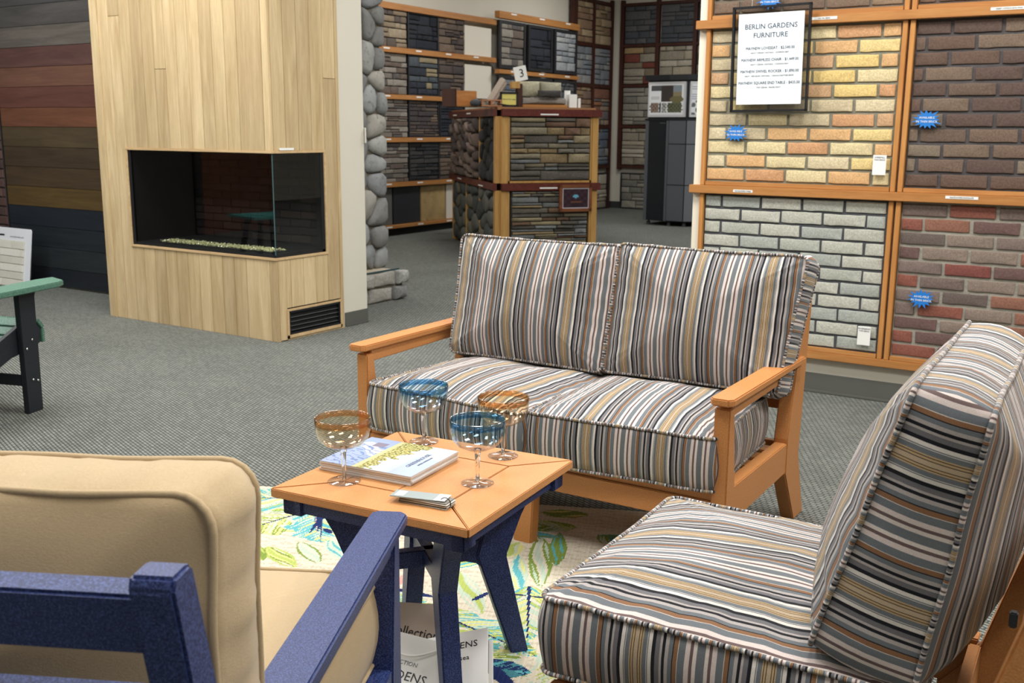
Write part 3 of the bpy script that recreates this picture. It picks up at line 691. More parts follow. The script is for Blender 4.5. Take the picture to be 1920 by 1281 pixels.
for x_, z in ((.3, 1.55), (1.2, 1.56), (.6, .79), (1.9, .775)): ibx('paper_label', ML, x_, x_ + .25, -.0765, -.075, z, z + .014, M_LABEL, bevel=0)
def onisl(name, s, y, z, rz, label, cat, group=None, rot=None):
    p = MR @ Vector((s, y, z)); p = Vector((-6.08, 9.17, 0)) + p
    return thing(name, p, R(51.34 + rz), label, cat, group)
# framed picture on the island
pf = onisl('framed_picture', .632, -.10, .535, 0, 'wood framed dark interior picture hung on the island below its trim', 'picture')
W_, H_ = .372, .285
fm = MB(); fm.box(0, W_, -.012, .012, 0, .035).box(0, W_, -.012, .012, H_ - .035, H_).box(0, .035, -.012, .012, 0, H_).box(W_ - .035, W_, -.012, .012, 0, H_)
fm.build('frame', wood('walnut_frame', (140, 88, 56), (104, 60, 38), 0, .35, rand=False), pf, bevel=.003)
bx('mat', .03, W_ - .03, -.006, 0, .03, H_ - .03, plain('mat_white', (180, 178, 186), .5), pf, bevel=0)
def pic1(u, v):
    c = np.full((len(u), 3), (52, 34, 44), float); n = np.sin(u * 23) * np.cos(v * 17 + u * 5)
    c += np.stack([n * 14, n * 8, n * 7], -1)
    m = ((u - .5) / .11) ** 2 + ((v - .62) / .1) ** 2 < 1; c[m] = (96, 160, 186)
    m = (abs(u - .5) < .16) & (v < .42); c[m] = (40, 28, 36); m = (abs(v - .3) < .03) & (u > .3) & (u < .75); c[m] = (96, 60, 44)
    return c
PR = painted('printed_sheet', .35)
picture('print', W_ - .09, H_ - .09, 26, 20, pic1, PR, pf, (.045, -.0065, .045))
# pieces on top of the island
TOPZ = 1.6205
t = onisl('stone_tray', -.30, .30, TOPZ, 20, 'orange brown wooden sample tray at the corner of the island top', 'tray')
bx('base', -.18, .24, -.12, .12, 0, .02, OAK_H, t); bx('back_board', -.18, .24, .10, .12, .02, .17, OAK_H, t); bx('side_board', -.20, -.18, -.12, .12, 0, .18, FRM_M, t)
t = onisl('stone_piece', -.24, .08, TOPZ, 0, 'small rounded dark stone in front of the wooden tray', 'stone')
mb = MB(); mb.lathe([(0, 0), (.045, .006), (.062, .03), (.052, .058), (.02, .076), (0, .078)], 12); mb.build('body', plain('dark_stone', (58, 60, 64), .8, .2, 40, .5), t, smooth=True)
t = onisl('wall_panel_stone', -.02, .33, TOPZ, -20, 'pale pink stone veneer piece leaning back with grey grooves', 'stone')
Mx = Matrix.Translation((0, 0, .04)) @ Matrix.Rotation(R(32), 4, 'Y')
pk = plain('pink_stone', (186, 172, 158), .85, .1, 30, .4)
bx('body', -.035, .035, -.10, .10, 0, .30, pk, t, bevel=.012, M=Mx)
for k in range(3): bx('rib', .035, .055, -.09 + k * .066, -.04 + k * .066, .01, .28, pk, t, bevel=.006, M=Mx)
bx('support_block', .02, .10, -.06, .06, 0, .05, pk, t)
t = onisl('hollow_brick', -.06, .06, TOPZ, 0, 'small hollow terracotta brick beside the yellow card', 'brick')
hb = MB(); hb.box(-.13, .09, -.04, .05, 0, .016).box(-.13, .09, -.04, .05, .056, .072)
for q in (-.13, -.033, .068): hb.box(q, q + .022, -.04, .05, .016, .056)
hb.build('body', plain('terracotta', (166, 116, 84), .8, .1, 40, .3), t, bevel=.003)
t = onisl('desk_sign', .11, .04, TOPZ, 0, 'small black framed yellow card standing on the island top', 'sign')
fm = MB(); fm.box(-.10, .10, -.008, .008, 0, .022).box(-.10, .10, -.008, .008, .13, .152).box(-.10, -.078, -.008, .008, 0, .152).box(.078, .10, -.008, .008, 0, .152); fm.build('frame', BLK, t, bevel=.002)
bx('card', -.08, .08, -.003, .003, .02, .132, plain('yellow_card', (214, 202, 110), .5, .03), t, bevel=0); text('Natural Thin Ledge', .018, M_DARKINK, t, (0, -.004, .078))
bx('rear_stand', -.01, .01, .005, .06, 0, .10, BLK, t)
t = onisl('black_pen', .06, -.02, TOPZ, 0, 'black pen lying in front of the yellow card', 'pen'); MB().tube([(-.10, .0, .03), (.08, 0, .008)], .006, 8).build('barrel', BLK, t)
t = onisl('wood_stand', .245, .12, TOPZ, 0, 'reddish brown upright wooden stand behind the yellow card', 'stand')
bx('upright', -.03, .03, -.03, .03, 0, .24, FRM_M, t); bx('cap', -.09, .0, -.04, .04, .19, .26, PINE, t)
def topstone(s, y, z, w, h, d, lb, m, cnt=2):
    t = onisl('stone_sill', s, y, z, 0, lb, 'stone', 'stone sill pieces on the island top')
    for k in range(cnt): stone('stone_block', w * k / cnt, 0, w / cnt - .004, h, d, d, m, t, .5)
    return t
mc = palette('stone_creamy', [(176, 170, 146), (164, 160, 140), (186, 180, 158)], 30, .9, .6, .2)
t = onisl('display_board', .27, .06, TOPZ, 0, 'flat wooden base board under the stone sills', 'board'); bx('board', 0, .50, 0, .22, 0, .03, OAK_H, t)
topstone(.27, .08, TOPZ + .031, .50, .072, .14, 'lowest pale stone sill on the wooden base board', palette('stone_pinkgrey', [(160, 150, 140), (148, 140, 132)], 30), 1)
topstone(.24, .12, TOPZ + .105, .50, .165, .10, 'cream stone block stack on top of the pale sill', mc, 2)
topstone(.44, .02, TOPZ + .105, .25, .072, .06, 'dark charcoal stone lying in front of the cream blocks', pal('charcoal'), 1)
t = onisl('number_card', .29, .16, TOPZ + .272, 0, 'tilted white card with the number 3 standing on the cream blocks', 'card')
Mx = Matrix.Rotation(R(-12), 4, 'Y'); bx('card', -.07, .07, -.006, .006, 0, .15, M_LABEL, t, M=Mx); o = text('3', .12, BLK, t, (-.005, -.0075, .075)); o.rotation_euler = (R(90), R(-12), 0)
t = onisl('brochure_holder', .81, .08, TOPZ, 0, 'white brochure holder standing at the end of the island top', 'holder')
bx('holder', -.02, .07, -.02, .05, 0, .14, M_LABEL, t); bx('back_plate', -.05, .02, .05, .055, 0, .18, M_LABEL, t); bx('small_card', .09, .12, 0, .01, 0, .10, M_LABEL, t)

# ------------------------------------------------------------------ kiosk
KA, KB, KC, KD = (-6.892, 14.296), (-6.473, 14.209), (-6.198, 14.207), (-5.80, 14.50)
ctr = (-6.30, 14.85)
ks = thing('display_kiosk', (ctr[0], ctr[1], 0), 0, 'tall black and grey display kiosk with lit picture panels on wheels', 'kiosk')
def rel(p, s=1.): return ((p[0] - ctr[0]) * s, (p[1] - ctr[1]) * s)
poly6 = [KA, KB, KC, KD, (-5.75, 15.0), (-6.3, 15.5), (-6.9, 15.3)]
def kpoly(s=1.): return [rel(p, s) for p in poly6]
GREYP = plain('kiosk_grey', (88, 92, 98), .4, .02); DKP = plain('kiosk_black', (24, 29, 36), .35, .03)
MB().prism(kpoly(.985), .07, 1.535, 'xy').build('body', DKP, ks)
MB().prism(kpoly(1.01), 1.535, 1.56, 'xy').build('shelf', DKP, ks)
MB().prism(kpoly(.95), 1.56, 2.10, 'xy').build('light_box', DKP, ks)
MB().prism(kpoly(1.03), 2.10, 2.18, 'xy').build('lid', DKP, ks, bevel=.004)
def kface(a, b, s=.985):
    a = Vector(rel(a, s)); b = Vector(rel(b, s)); L = (b - a).length; an = math.atan2(b.y - a.y, b.x - a.x)
    return Matrix.Translation((a.x, a.y, 0)) @ Matrix.Rotation(an, 4, 'Z'), L
Mx, L = kface(KA, KB)
bx('side_strip', 0, .06, -.012, 0, .07, 1.53, GREYP, ks, M=Mx); bx('door', .066, L - .05, -.01, 0, .08, 1.53, DKP, ks, M=Mx); bx('side_strip', L - .045, L, -.012, 0, .07, 1.53, GREYP, ks, M=Mx)
bx('door_label', L - .16, L - .06, -.0115, -.01, 1.49, 1.50, GREYP, ks, M=Mx, bevel=0)
for a, b in ((KB, KC), (KC, KD)):
    Mx, L = kface(a, b)
    for z0, z1 in ((.08, .60), (.61, 1.19), (1.20, 1.53)): bx('drawer_panel', .004, L - .004, -.014, 0, z0, z1, GREYP if b is KC else plain('kiosk_lightgrey', (104, 108, 114), .4, .02), ks, M=Mx)
def kpic(u, v):
    c = np.full((len(u), 3), (202, 204, 206), float)
    def R_(x0, x1, y0, y1, col):
        m = (u > x0) & (u < x1) & (v > y0) & (v < y1); c[m] = col; return m
    R_(.05, .34, .80, .95, (70, 72, 74)); R_(.36, .95, .42, .97, (52, 46, 44)); m = (u > .70) & (u < .95) & (v > .6) & (v < .97); c[m] = (116, 126, 132); m = m & (v < .74); c[m] = (120, 112, 84)
    m = ((u - .8) / .2) ** 2 + ((v - .5) / .12) ** 2 < 1; c[m] = (96, 92, 62)
    for a, b, q in ((.04, .27, (120, 104, 92)), (.29, .36, (60, 60, 62)), (.38, .5, (150, 148, 144)), (.54, .95, (84, 88, 66))): R_(a, b, .06, .38, q)
    m = (v > .06) & (v < .38) & (np.sin(u * 60) * np.sin(v * 50) > .35); c[m] = c[m] * .5
    m = (u > .06) & (u < .3) & (v > .45) & (v < .75) & (np.sin(v * 150) > .3); c[m] = (178, 180, 182)
    return c
def ktxt(u, v):
    c = np.full((len(u), 3), (198, 202, 206), float); m = (v > .5) & (v < .92) & (np.sin(v * 90) > .1) & (u < .8); c[m] = (150, 154, 160)
    m = (v < .45) & (np.sin(u * 22) * np.cos(v * 20) > .1); c[m] = (88, 92, 88); return c
LT = NT('lit_panel'); a_ = LT.n('ShaderNodeAttribute'); a_.attribute_name = 'print'
LT.bsdf(a_.outputs['Color'], .4); LT.l(a_.outputs['Color'], LT.b.inputs['Emission Color']); LT.b.inputs['Emission Strength'].default_value = .25
Mx, L = kface(KA, KC, .95)
for a, b, fn in ((KA, KC, kpic), (KC, KD, ktxt)):
    Mx, L = kface(a, b, .95)
    f = bx('picture_frame', .02, L - .02, -.05, 0, 1.58, 2.08, plain('frame_white', (205, 207, 210), .4, .02), ks, M=Mx)
    p = picture('print', L - .09, .43, 40, 28, fn, LT.m, ks, (0, 0, 0)); p.matrix_basis = Mx @ Matrix.Translation((.045, -.0512, 1.615)) @ Matrix.Rotation(R(90), 4, 'X')
for q in poly6[:4]:
    a = rel(q, .88); MB().lathe([(0, 0), (.028, 0), (.028, .05), (0, .06)], 10, (a[0], a[1], .0)).tube([(a[0], a[1], .04), (a[0], a[1], .08)], .012, 6).build('caster', plain('caster_grey', (70, 70, 72), .4), ks)

# ------------------------------------------------------------------ cushions
from mathutils import noise as mn
def cushion(name, w, d, h, mat_, pipe, crown=.05, crown_b=.03, rc=.045, bulge=.012, label=None, cat='cushion', group=None, M=None, seed=0, u0=0., top_crown=0., pip_r=.005, wr=1., taper=0., ttap=0., shift=0.):
    per = []; nrm = []
    hw, hd = w / 2, d / 2; N = 16
    def side(p0, p1, n):
        for i in range(N):
            t = i / N; per.append((p0[0] + (p1[0] - p0[0]) * t, p0[1] + (p1[1] - p0[1]) * t)); nrm.append(n)
    def corner(cx, cy, a0):
        for i in range(5):
            a = a0 + math.pi / 2 * i / 5; per.append((cx + rc * math.cos(a), cy + rc * math.sin(a))); nrm.append((math.cos(a), math.sin(a)))
    side((-hw + rc, -hd), (hw - rc, -hd), (0, -1)); corner(hw - rc, -hd + rc, -math.pi / 2)
    side((hw, -hd + rc), (hw, hd - rc), (1, 0)); corner(hw - rc, hd - rc, 0)
    side((hw - rc, hd), (-hw + rc, hd), (0, 1)); corner(-hw + rc, hd - rc, math.pi / 2)
    side((-hw, hd - rc), (-hw, -hd + rc), (-1, 0)); corner(-hw + rc, -hd + rc, math.pi)
    n = len(per); V = []; rings = []; kinds = []
    def nz(x, y, z, s): return mn.noise(Vector((x * s + seed * 7.3, y * s + seed * 3.1, z * s)))
    def bow(i):   # seams pull in between the corners
        x, y = per[i]; nx, ny = nrm[i]
        f = (1 - (x / hw) ** 2) * abs(ny) + (1 - (y / hd) ** 2) * abs(nx)
        return .010 * f
    # bands
    S1 = [.18, .42, .66, .82, .92, .975]
    def prof(s): return (1 - s ** 2.3)
    for s in S1:
        rings.append([(x * s, y * s, -h / 2 - crown_b * prof(s) + .004 * wr * nz(x * s, y * s, 1, 9)) for x, y in per]); kinds.append('b')
    for k in range(7):
        t = k / 6; z = -h / 2 + h * t; b = bulge * math.sin(math.pi * t)
        ring = []
        for i, (x, y) in enumerate(per):
            q = b - bow(i) * (0 if k in (0, 6) else .0) + .0035 * wr * nz(x, y, z, 11) * math.sin(math.pi * t) + .0022 * wr * math.sin(i * 2.1 + seed) * math.sin(math.pi * t)
            pl = .004 * wr * nz(x, y, 5, 8)
            q -= bow(i) * .6
            ring.append((x + nrm[i][0] * q, y + nrm[i][1] * q, z + pl))
        rings.append(ring); kinds.append('s')
    seam0, seam1 = len(S1), len(S1) + 6
    for s in S1[::-1]:
        ring = []
        for i, (x, y) in enumerate(per):
            e = math.exp(-((1 - s) / .12)); q = -bow(i) * .6 * e
            puck = .0035 * wr * math.sin(i * 1.9 + seed * 2) * e * (1 - e) * 3
            ring.append(((x + nrm[i][0] * q) * s, (y + nrm[i][1] * q) * s, h / 2 + crown * prof(s) + puck + .007 * wr * nz(x * s, y * s, 3, 5) + .003 * wr * nz(x * s, y * s, 3, 15)))
        rings.append(ring); kinds.append('t')
    rings = [[((x * (1 + taper * y / hd) + shift * (y / hd)), y, z * (1 - ttap * y / hd)) for x, y, z in r_] for r_ in rings]
    for r_ in rings: V += r_
    F = []; UV = []
    def uvp(p, mode): return (((p[0] if mode == 0 else p[1] + .09) + u0), 0.)
    for k in range(len(rings) - 1):
        band = seam0 <= k < seam1
        for i in range(n):
            j = (i + 1) % n; f = (k * n + i, k * n + j, (k + 1) * n + j, (k + 1) * n + i)
            mode = 1 if (band and abs(nrm[i][0]) > .75 and abs(nrm[j][0]) > .5) else 0
            F.append(f); UV += [uvp(V[q], mode) for q in f]
    for base, zz, rev in ((0, -h / 2 - crown_b, True), ((len(rings) - 1) * n, h / 2 + crown, False)):
        V.append((0, 0, zz)); c = len(V) - 1
        for i in range(n):
            j = (i + 1) % n; f = (base + i, c, base + j) if rev else (base + i, base + j, c); F.append(f); UV += [uvp(V[q], 0) for q in f]
    me = bpy.data.meshes.new(name); me.from_pydata(V, [], F); u = me.uv_layers.new(name='UVMap'); u.data.foreach_set('uv', [c for q in UV for c in q])
    for p in me.polygons: p.use_smooth = True
    me.materials.append(mat_)
    root = bpy.data.objects.new(name, me); COL.objects.link(root)
    for sr, zo in ((seam0, -.001), (seam1, .001)):
        pts = [(rings[sr][i][0] * 1.004, rings[sr][i][1] * 1.004, rings[sr][i][2] + zo) for i in range(n)]
        mb = MB().tube(pts, pip_r, 7, closed=True)
        pm = bpy.data.meshes.new('piping'); pm.from_pydata(mb.v, [], mb.f); u = pm.uv_layers.new(name='UVMap'); acc = 0; arr = []
        ls = [0]
        for i in range(n): ls.append(ls[-1] + (Vector(pts[(i + 1) % n]) - Vector(pts[i])).length)
        for i in range(n):
            for k in range(7): arr += [(ls[i] * 1.7, 0), (ls[i] * 1.7, 0), (ls[i + 1] * 1.7, 0), (ls[i + 1] * 1.7, 0)]
        u.data.foreach_set('uv', [c for q in arr for c in q])
        for p in pm.polygons: p.use_smooth = True
        pm.materials.append(pipe); link('piping', pm, root)
    if M is not None: root.matrix_world = M
    return tag(root, label, cat, group)
STR = stripes()
def Mloc(T, loc, rx=0, rz=0): return T @ Matrix.Translation(loc) @ Matrix.Rotation(R(rz), 4, 'Z') @ Matrix.Rotation(R(rx), 4, 'X')

# ------------------------------------------------------------------ seating frames
CEDAR = poly('cedar_poly', (180, 120, 68), (200, 144, 90), .42)
NAVY = poly('navy_poly', (24, 34, 78), (92, 114, 178), .42, .3, 420)
ORTOP = poly('cedar_poly_top', (192, 134, 82), (206, 152, 100), .36, .4, 330)
def side_frame(t, x0, x1, m, P, arm=True, foot=True):
    """front_leg, rear_leg, side_rail, arm_support in the y-z plane between x0 and x1"""
    MB().prism(P['front'], x0, x1).build('front_leg', m, t, bevel=.004)
    MB().prism(P['rear'], x0, x1).build('rear_leg', m, t, bevel=.004)
    MB().prism(P['rail'], x0 + .003, x1 - .003).build('side_rail', m, t, bevel=.003)
    if arm: MB().prism(P['sup'], x0 + .006, x1 - .006).build('arm_support', m, t, bevel=.003)
def armrest(t, xc, w, y0, y1, z, m, th=.023, rr=.014):
    hw = w / 2; pts = [(xc - hw + rr, y0), (xc + hw - rr, y0), (xc + hw, y0 + rr), (xc + hw, y1), (xc - hw, y1), (xc - hw, y0 + rr)]
    MB().prism(pts, z - th, z, 'xy').build('armrest', m, t, bevel=.004)

# loveseat
LV = thing('loveseat', (-1.79, 2.848, 0), R(1.0), 'cedar coloured loveseat frame in front of the brick sample wall', 'loveseat')
PL = dict(front=[(0, 0), (.05, 0), (.078, .21), (.072, .33), (.040, .585), (0, .585)],
          rear=[(.60, .21), (.735, 0), (.845, 0), (.745, .25), (.775, .62), (.812, .948), (.716, .948), (.665, .62), (.60, .34)],
          rail=[(.06, .205), (.61, .215), (.62, .325), (.06, .325)], sup=[(.03, .553), (.67, .562), (.675, .60), (.03, .598)])
side_frame(LV, -.72, -.67, CEDAR, PL); side_frame(LV, .67, .72, CEDAR, PL)
armrest(LV, -.70, .076, -.032, .705, .622, CEDAR); armrest(LV, .70, .076, -.032, .705, .622, CEDAR)
bx('front_rail', -.67, .67, .004, .028, .213, .287, CEDAR, LV, bevel=.003); bx('seat_ledge', -.67, .67, .012, .05, .285, .318, CEDAR, LV, bevel=.003)
MB().prism([(-.034, .0), (.034, 0), (.045, .215), (-.045, .215)], .0, .05, 'xz').build('middle_leg', CEDAR, LV, bevel=.004)
bx('rear_rail', -.67, .67, .66, .69, .22, .31, CEDAR, LV)
for k in range(6): bx('seat_slat', -.67, .67, .06 + k * .1, .13 + k * .1, .275, .300, CEDAR, LV)
for z in (.42, .56, .70, .84):
    yy = .715 + (z - .62) * .13; bx('back_slat', -.67, .67, yy + .01, yy + .035, z, z + .085, CEDAR, LV)
I4 = Matrix.Identity(4)
cushion('seat_cushion', .70, .62, .165, STR, STR, .052, .012, .035, .014, 'striped seat cushion on the window side of the loveseat'.replace('window side', 'end nearest the oak fireplace'), 'cushion', 'striped loveseat cushions', Mloc(I4, (-2.075, 3.10, .402), 0, -4), 1, .03)
cushion('seat_cushion', .645, .62, .165, STR, STR, .052, .012, .035, .014, 'striped seat cushion at the end of the loveseat nearest the brick wall and armless chair', 'cushion', 'striped loveseat cushions', Mloc(I4, (-1.452, 3.125, .406), 0, 5), 2, .10)
cushion('back_cushion', .695, .475, .135, STR, STR, .065, .05, .03, .014, 'striped back cushion on the loveseat at the fireplace end', 'cushion', 'striped loveseat cushions', Mloc(I4, (-2.085, 3.425, .735), 76, 1), 3, .06, taper=.02)
cushion('back_cushion', .680, .475, .135, STR, STR, .065, .05, .03, .014, 'striped back cushion on the loveseat at the end with the visible tall post', 'cushion', 'striped loveseat cushions', Mloc(I4, (-1.402, 3.44, .742), 76, 1), 4, .0, taper=.035, shift=.012)

# armless chair
AC = thing('armless_chair', (-.975, 1.958, 0), R(-87.2), 'cedar coloured armless lounge chair frame on the leaf rug', 'chair')
PA = dict(front=[(0, 0), (.05, 0), (.08, .21), (.08, .32), (0, .32)], rear=[(.64, .20), (.79, 0), (.87, 0), (.775, .24), (.825, .40), (.978, .945), (.900, .945), (.722, .30)],
          rail=[(.06, .205), (.68, .205), (.72, .32), (.06, .32)])
side_frame(AC, -.355, -.305, CEDAR, PA, arm=False); side_frame(AC, .305, .355, CEDAR, PA, arm=False)
bx('front_rail', -.305, .305, .004, .028, .213, .318, CEDAR, AC); bx('rear_rail', -.305, .305, .70, .725, .22, .31, CEDAR, AC)
for k in range(6): bx('seat_slat', -.305, .305, .06 + k * .1, .13 + k * .1, .28, .30, CEDAR, AC)
for z in (.46, .60, .74, .86):
    yy = .72 + (z - .30) * .276; bx('back_slat', -.305, .305, yy + .045, yy + .065, z, z + .07, CEDAR, AC)
MB().box(.352, .366, .803, .815, .665, .69).build('bolt_bracket', BLK, AC, bevel=.002)
TA = AC.matrix_basis.copy()
cushion('seat_cushion', .675, .68, .155, STR, STR, .055, .012, .035, .014, 'striped seat cushion on the armless chair', 'cushion', 'armless chair cushions', Mloc(TA, (0, .322, .42), 0, -1.2), 5, .035)
cushion('back_cushion', .665, .50, .145, STR, STR, .075, .095, .03, .012, 'striped back cushion leaning on the armless chair frame', 'cushion', 'armless chair cushions', Mloc(TA, (0, .640, .757), 77.5, 0), 6, .02, ttap=.2)

# navy rocker
NC = thing('swivel_rocker', (-1.611, 1.399, 0), R(206.55), 'navy blue armchair frame seen from behind beside the end table', 'chair')
PN = dict(front=[(0, .13), (.06, .13), (.085, .22), (.075, .33), (.045, .585), (0, .585)], rear=[(.66, .18), (.86, .20), (.90, .40), (1.035, .935), (1.03, .95), (.992, .95), (.984, .945), (.80, .30)],
          rail=[(.06, .20), (.70, .20), (.80, .32), (.06, .32)], sup=[(.03, .555), (.87, .555), (.87, .598), (.03, .598)])
side_frame(NC, -.370, -.320, NAVY, PN); side_frame(NC, .320, .370, NAVY, PN)
armrest(NC, -.345, .078, -.032, .89, .621, NAVY); armrest(NC, .345, .078, -.032, .89, .621, NAVY)
bx('front_rail', -.32, .32, .01, .035, .20, .318, NAVY, NC); bx('rear_rail', -.32, .32, .78, .805, .2, .31, NAVY, NC)
for k in range(6): bx('seat_slat', -.32, .32, .06 + k * .11, .15 + k * .11, .28, .305, NAVY, NC)
for z in (.40, .55, .70, .845):
    yy = .82 + (z - .30) * .255; b = bx('back_slat', -.325, .325, -.017, .017, 0, .080, NAVY, NC, bevel=.004); b.location = (0, yy + .018, z); b.rotation_euler = (R(-14), 0, 0)
MB().lathe([(0, .07), (.10, .07), (.10, .13), (.18, .14), (.18, .17), (0, .17)], 24).build('swivel_plate', BLK, NC, loc=(0, .40, 0))
MB().tube([(-.25, .18, .02), (.25, .18, .02), (.25, .62, .02), (-.25, .62, .02)], .014, 8, closed=True).box(-.25, .25, .38, .42, .02, .08).build('rocker_base', BLK, NC)
TAN = cloth('tan_canvas', (178, 156, 122)); TN = NC.matrix_basis.copy()
cushion('seat_cushion', .655, .77, .16, TAN, TAN, .04, .012, .022, .012, 'tan canvas seat cushion on the navy armchair', 'cushion', 'tan armchair cushions', Mloc(TN, (0, .378, .407), 0, 0), 7)
cushion('back_cushion', .655, .49, .150, TAN, TAN, .05, .06, .05, .014, 'tan canvas back cushion on the navy armchair', 'cushion', 'tan armchair cushions', Mloc(TN, (0, .758, .714), 92, 0), 9, pip_r=.0055, wr=2.)

# ------------------------------------------------------------------ end table
TB = thing('end_table', (-1.557, 2.023, 0), R(5.3), 'small square end table with a mitred cedar top on crossed navy legs', 'table')
hs = .281; fw = .128; gp = .0015; zt0, zt1 = .509, .531
for k in range(4):
    Mx = Matrix.Rotation(R(90 * k), 4, 'Z'); a = hs; b = hs - fw
    MB().prism([(-a + gp, -a), (a - gp, -a), (b - gp, -b - gp), (-b + gp, -b - gp)], zt0, zt1, 'xy', M=Mx).build('top_board', ORTOP, TB, bevel=.0022)
b = hs - fw - gp
bx('top_board', -b, -.0008 + .0, -b, b, zt0, zt1, ORTOP, TB, bevel=.0015); bx('top_board', .0008, b, -b, b, zt0, zt1, ORTOP, TB, bevel=.0015)
NV2 = NAVY
for k in range(4):
    Mx = Matrix.Rotation(R(90 * k), 4, 'Z')
    bx('apron', -.21, .21, -.252, -.228, .468, .509, NV2, TB, M=Mx); bx('apron_block', -.262, -.205, -.258, -.222, .462, .509, NV2, TB, M=Mx)
    bx('apron_block', .205, .258, -.262, -.222, .462, .509, NV2, TB, M=Mx)
leg = [(.222, 0), (.270, 0), (.205, .292), (.245, .40), (.298, .508), (.205, .508), (.150, .40), (.124, .300)]
for k in range(4):
    Mx = Matrix.Rotation(R(45 + 90 * k), 4, 'Z')
    MB().prism(leg, -.024, .024, 'xz', M=Mx).build('leg', NV2, TB, bevel=.004)
for k in range(2):
    Mx = Matrix.Rotation(R(45 + 90 * k), 4, 'Z')
    arch = [(-.150, .335), (-.165, .385), (-.175, .40), (-.13, .345), (-.09, .326), (.09, .326), (.13, .345), (.175, .40), (.165, .385), (.150, .335)]
    pts = [(-.150, .25), (-.125, .275), (-.095, .284), (.095, .284), (.125, .275), (.150, .25), (.175, .29), (.17, .385), (.135, .345), (.095, .330), (-.095, .330), (-.135, .345), (-.17, .385), (-.175, .29)]
    MB().prism(pts, -.016 if k else -.0155, .016 if k else .0155, 'xz', M=Mx).build('stretcher', NV2, TB, bevel=.003)

# ------------------------------------------------------------------ glasses
AMB = [(.0, (.98, .97, .95, 1)), (.35, (.97, .93, .84, 1)), (1.0, (.93, .80, .60, 1))]
def glass(x, y, label, kind, s=1.):
    t = thing('coupe_glass', (x, y, .5315), rnd.uniform(0, 6), label, 'glass', 'four coupe glasses on the end table')
    t.scale = (s, s, s)
    if kind == 'amber': bm_ = thin_glass('bowl_amber', ramp=[(.10, (.97, .95, .93, 1)), (.145, (.96, .90, .78, 1)), (.165, (.93, .82, .62, 1))]); rm = thin_glass('rim_amber', (.97, .77, .60), extra=.04)
    else: bm_ = thin_glass('bowl_blue', ramp=[(.10, (.96, .95, .97, 1)), (.125, (.86, .93, .96, 1)), (.155, (.62, .80, .90, 1))]); rm = thin_glass('rim_blue', (.50, .73, .92), extra=.04)
    pr = [(.008, .088), (.03, .090), (.050, .100), (.063, .115), (.0685, .133), (.069, .150), (.0688, .1625)]
    inn = [(r - .0016, z + .0014) for r, z in pr[::-1]]; inn[0] = (pr[-1][0] - .0016, pr[-1][1])
    MB().lathe(pr + inn, 48).build('bowl', bm_, t, smooth=True)
    MB().lathe([(.0666, .150), (.0668, .1655), (.0682, .1672), (.0696, .1655), (.0697, .150)], 48).build('rim', rm, t, smooth=True)
    CG = thin_glass('clear_glass', (.985, .975, .98), extra=.06); SG = solid_glass('stem_glass', (1, .99, .99))
    MB().lathe([(0, .004), (.0052, .006), (.0050, .03), (.0058, .05), (.0070, .075), (.0100, .0895), (0, .0895)], 20).build('stem', SG, t, smooth=True)
    MB().lathe([(0, 0), (.040, 0), (.0415, .0012), (.040, .0024), (.015, .0050), (.006, .0075), (0, .0078)], 40).build('foot', CG, t, smooth=True)
glass(-1.695, 1.858, 'amber rimmed coupe glass standing in front of the stacked catalogs', 'amber')
glass(-1.735, 2.236, 'blue rimmed coupe glass at the table corner behind the catalogs', 'blue')
glass(-1.478, 2.252, 'amber rimmed coupe glass nearest the loveseat', 'amber')
glass(-1.410, 2.033, 'blue rimmed coupe glass beside the swatch ring', 'blue')

# ------------------------------------------------------------------ magazines
def cover(u, v):
    c = np.full((len(u), 3), (186, 194, 206), float)
    n = np.array([mn.noise(Vector((a * 9, b * 14, 0))) for a, b in zip(u, v)]); n2 = np.array([mn.noise(Vector((a * 50, b * 40, 3))) for a, b in zip(u, v)])
    sky = u < .36 + n * .0; c[sky] = (150, 164, 196)
    m = sky & (abs(v - .62 - .1 * np.sin(u * 14)) < .12) & (n > -.15); c[m] = (192, 190, 200)
    m = sky & (np.sin(v * 60 + u * 30 + n * 6) > .75) & (v < .75); c[m] = (104, 128, 172)
    m = sky & (abs(v - .78) < .07) & (u > .17) & (u < .30); c[m] = (128, 120, 138)
    ol = (u > .36) & (u < .52 + .26 * np.clip(v - .25, 0, 1) + n * .10); c[ol] = (172, 164, 98)
    m = ol & (n2 > .16); c[m] = (90, 94, 62); m = ol & (n2 < -.25); c[m] = (196, 190, 136)
    m = (u > .36) & (u < .41); c[m] = (188, 184, 140)
    m = (u > .74) & (v < .6); c[m] = (176, 186, 206)
    return c
PAGE = plain('page_edges', (214, 212, 210), .7, .05, 200)
for k in range(4):
    t = thing('catalog', (-1.683 + rnd.uniform(-.002, .002), 2.022 + rnd.uniform(-.002, .002), .5315 + k * .0063), R(6.5 + rnd.uniform(-.6, .6)),
              ['lowest garden catalog of the stack on the end table', 'second garden catalog from the bottom of the stack', 'third garden catalog from the bottom of the stack', 'topmost garden catalog showing a cottage and yellow shrubs on its cover'][k], 'magazine', 'catalogs stacked on the end table')
    bx('pages', -.139, .139, -.118, .118, 0, .0058, PAGE, t, bevel=.0008)
    if k == 3:
        picture('cover', .278, .236, 90, 70, cover, painted('glossy_print', .25, .5), t, (-.139, -.118, .0061), (0, 0, 0))
        o = text('GREENHOUSE', .018, plain('slate_ink', (96, 106, 130), .5, 0), t, (.088, .0, .0064), (0, 0, R(90))); text('LIVING OUTDOORS', .008, MATS['slate_ink'], t, (.108, .0, .0064), (0, 0, R(90)))
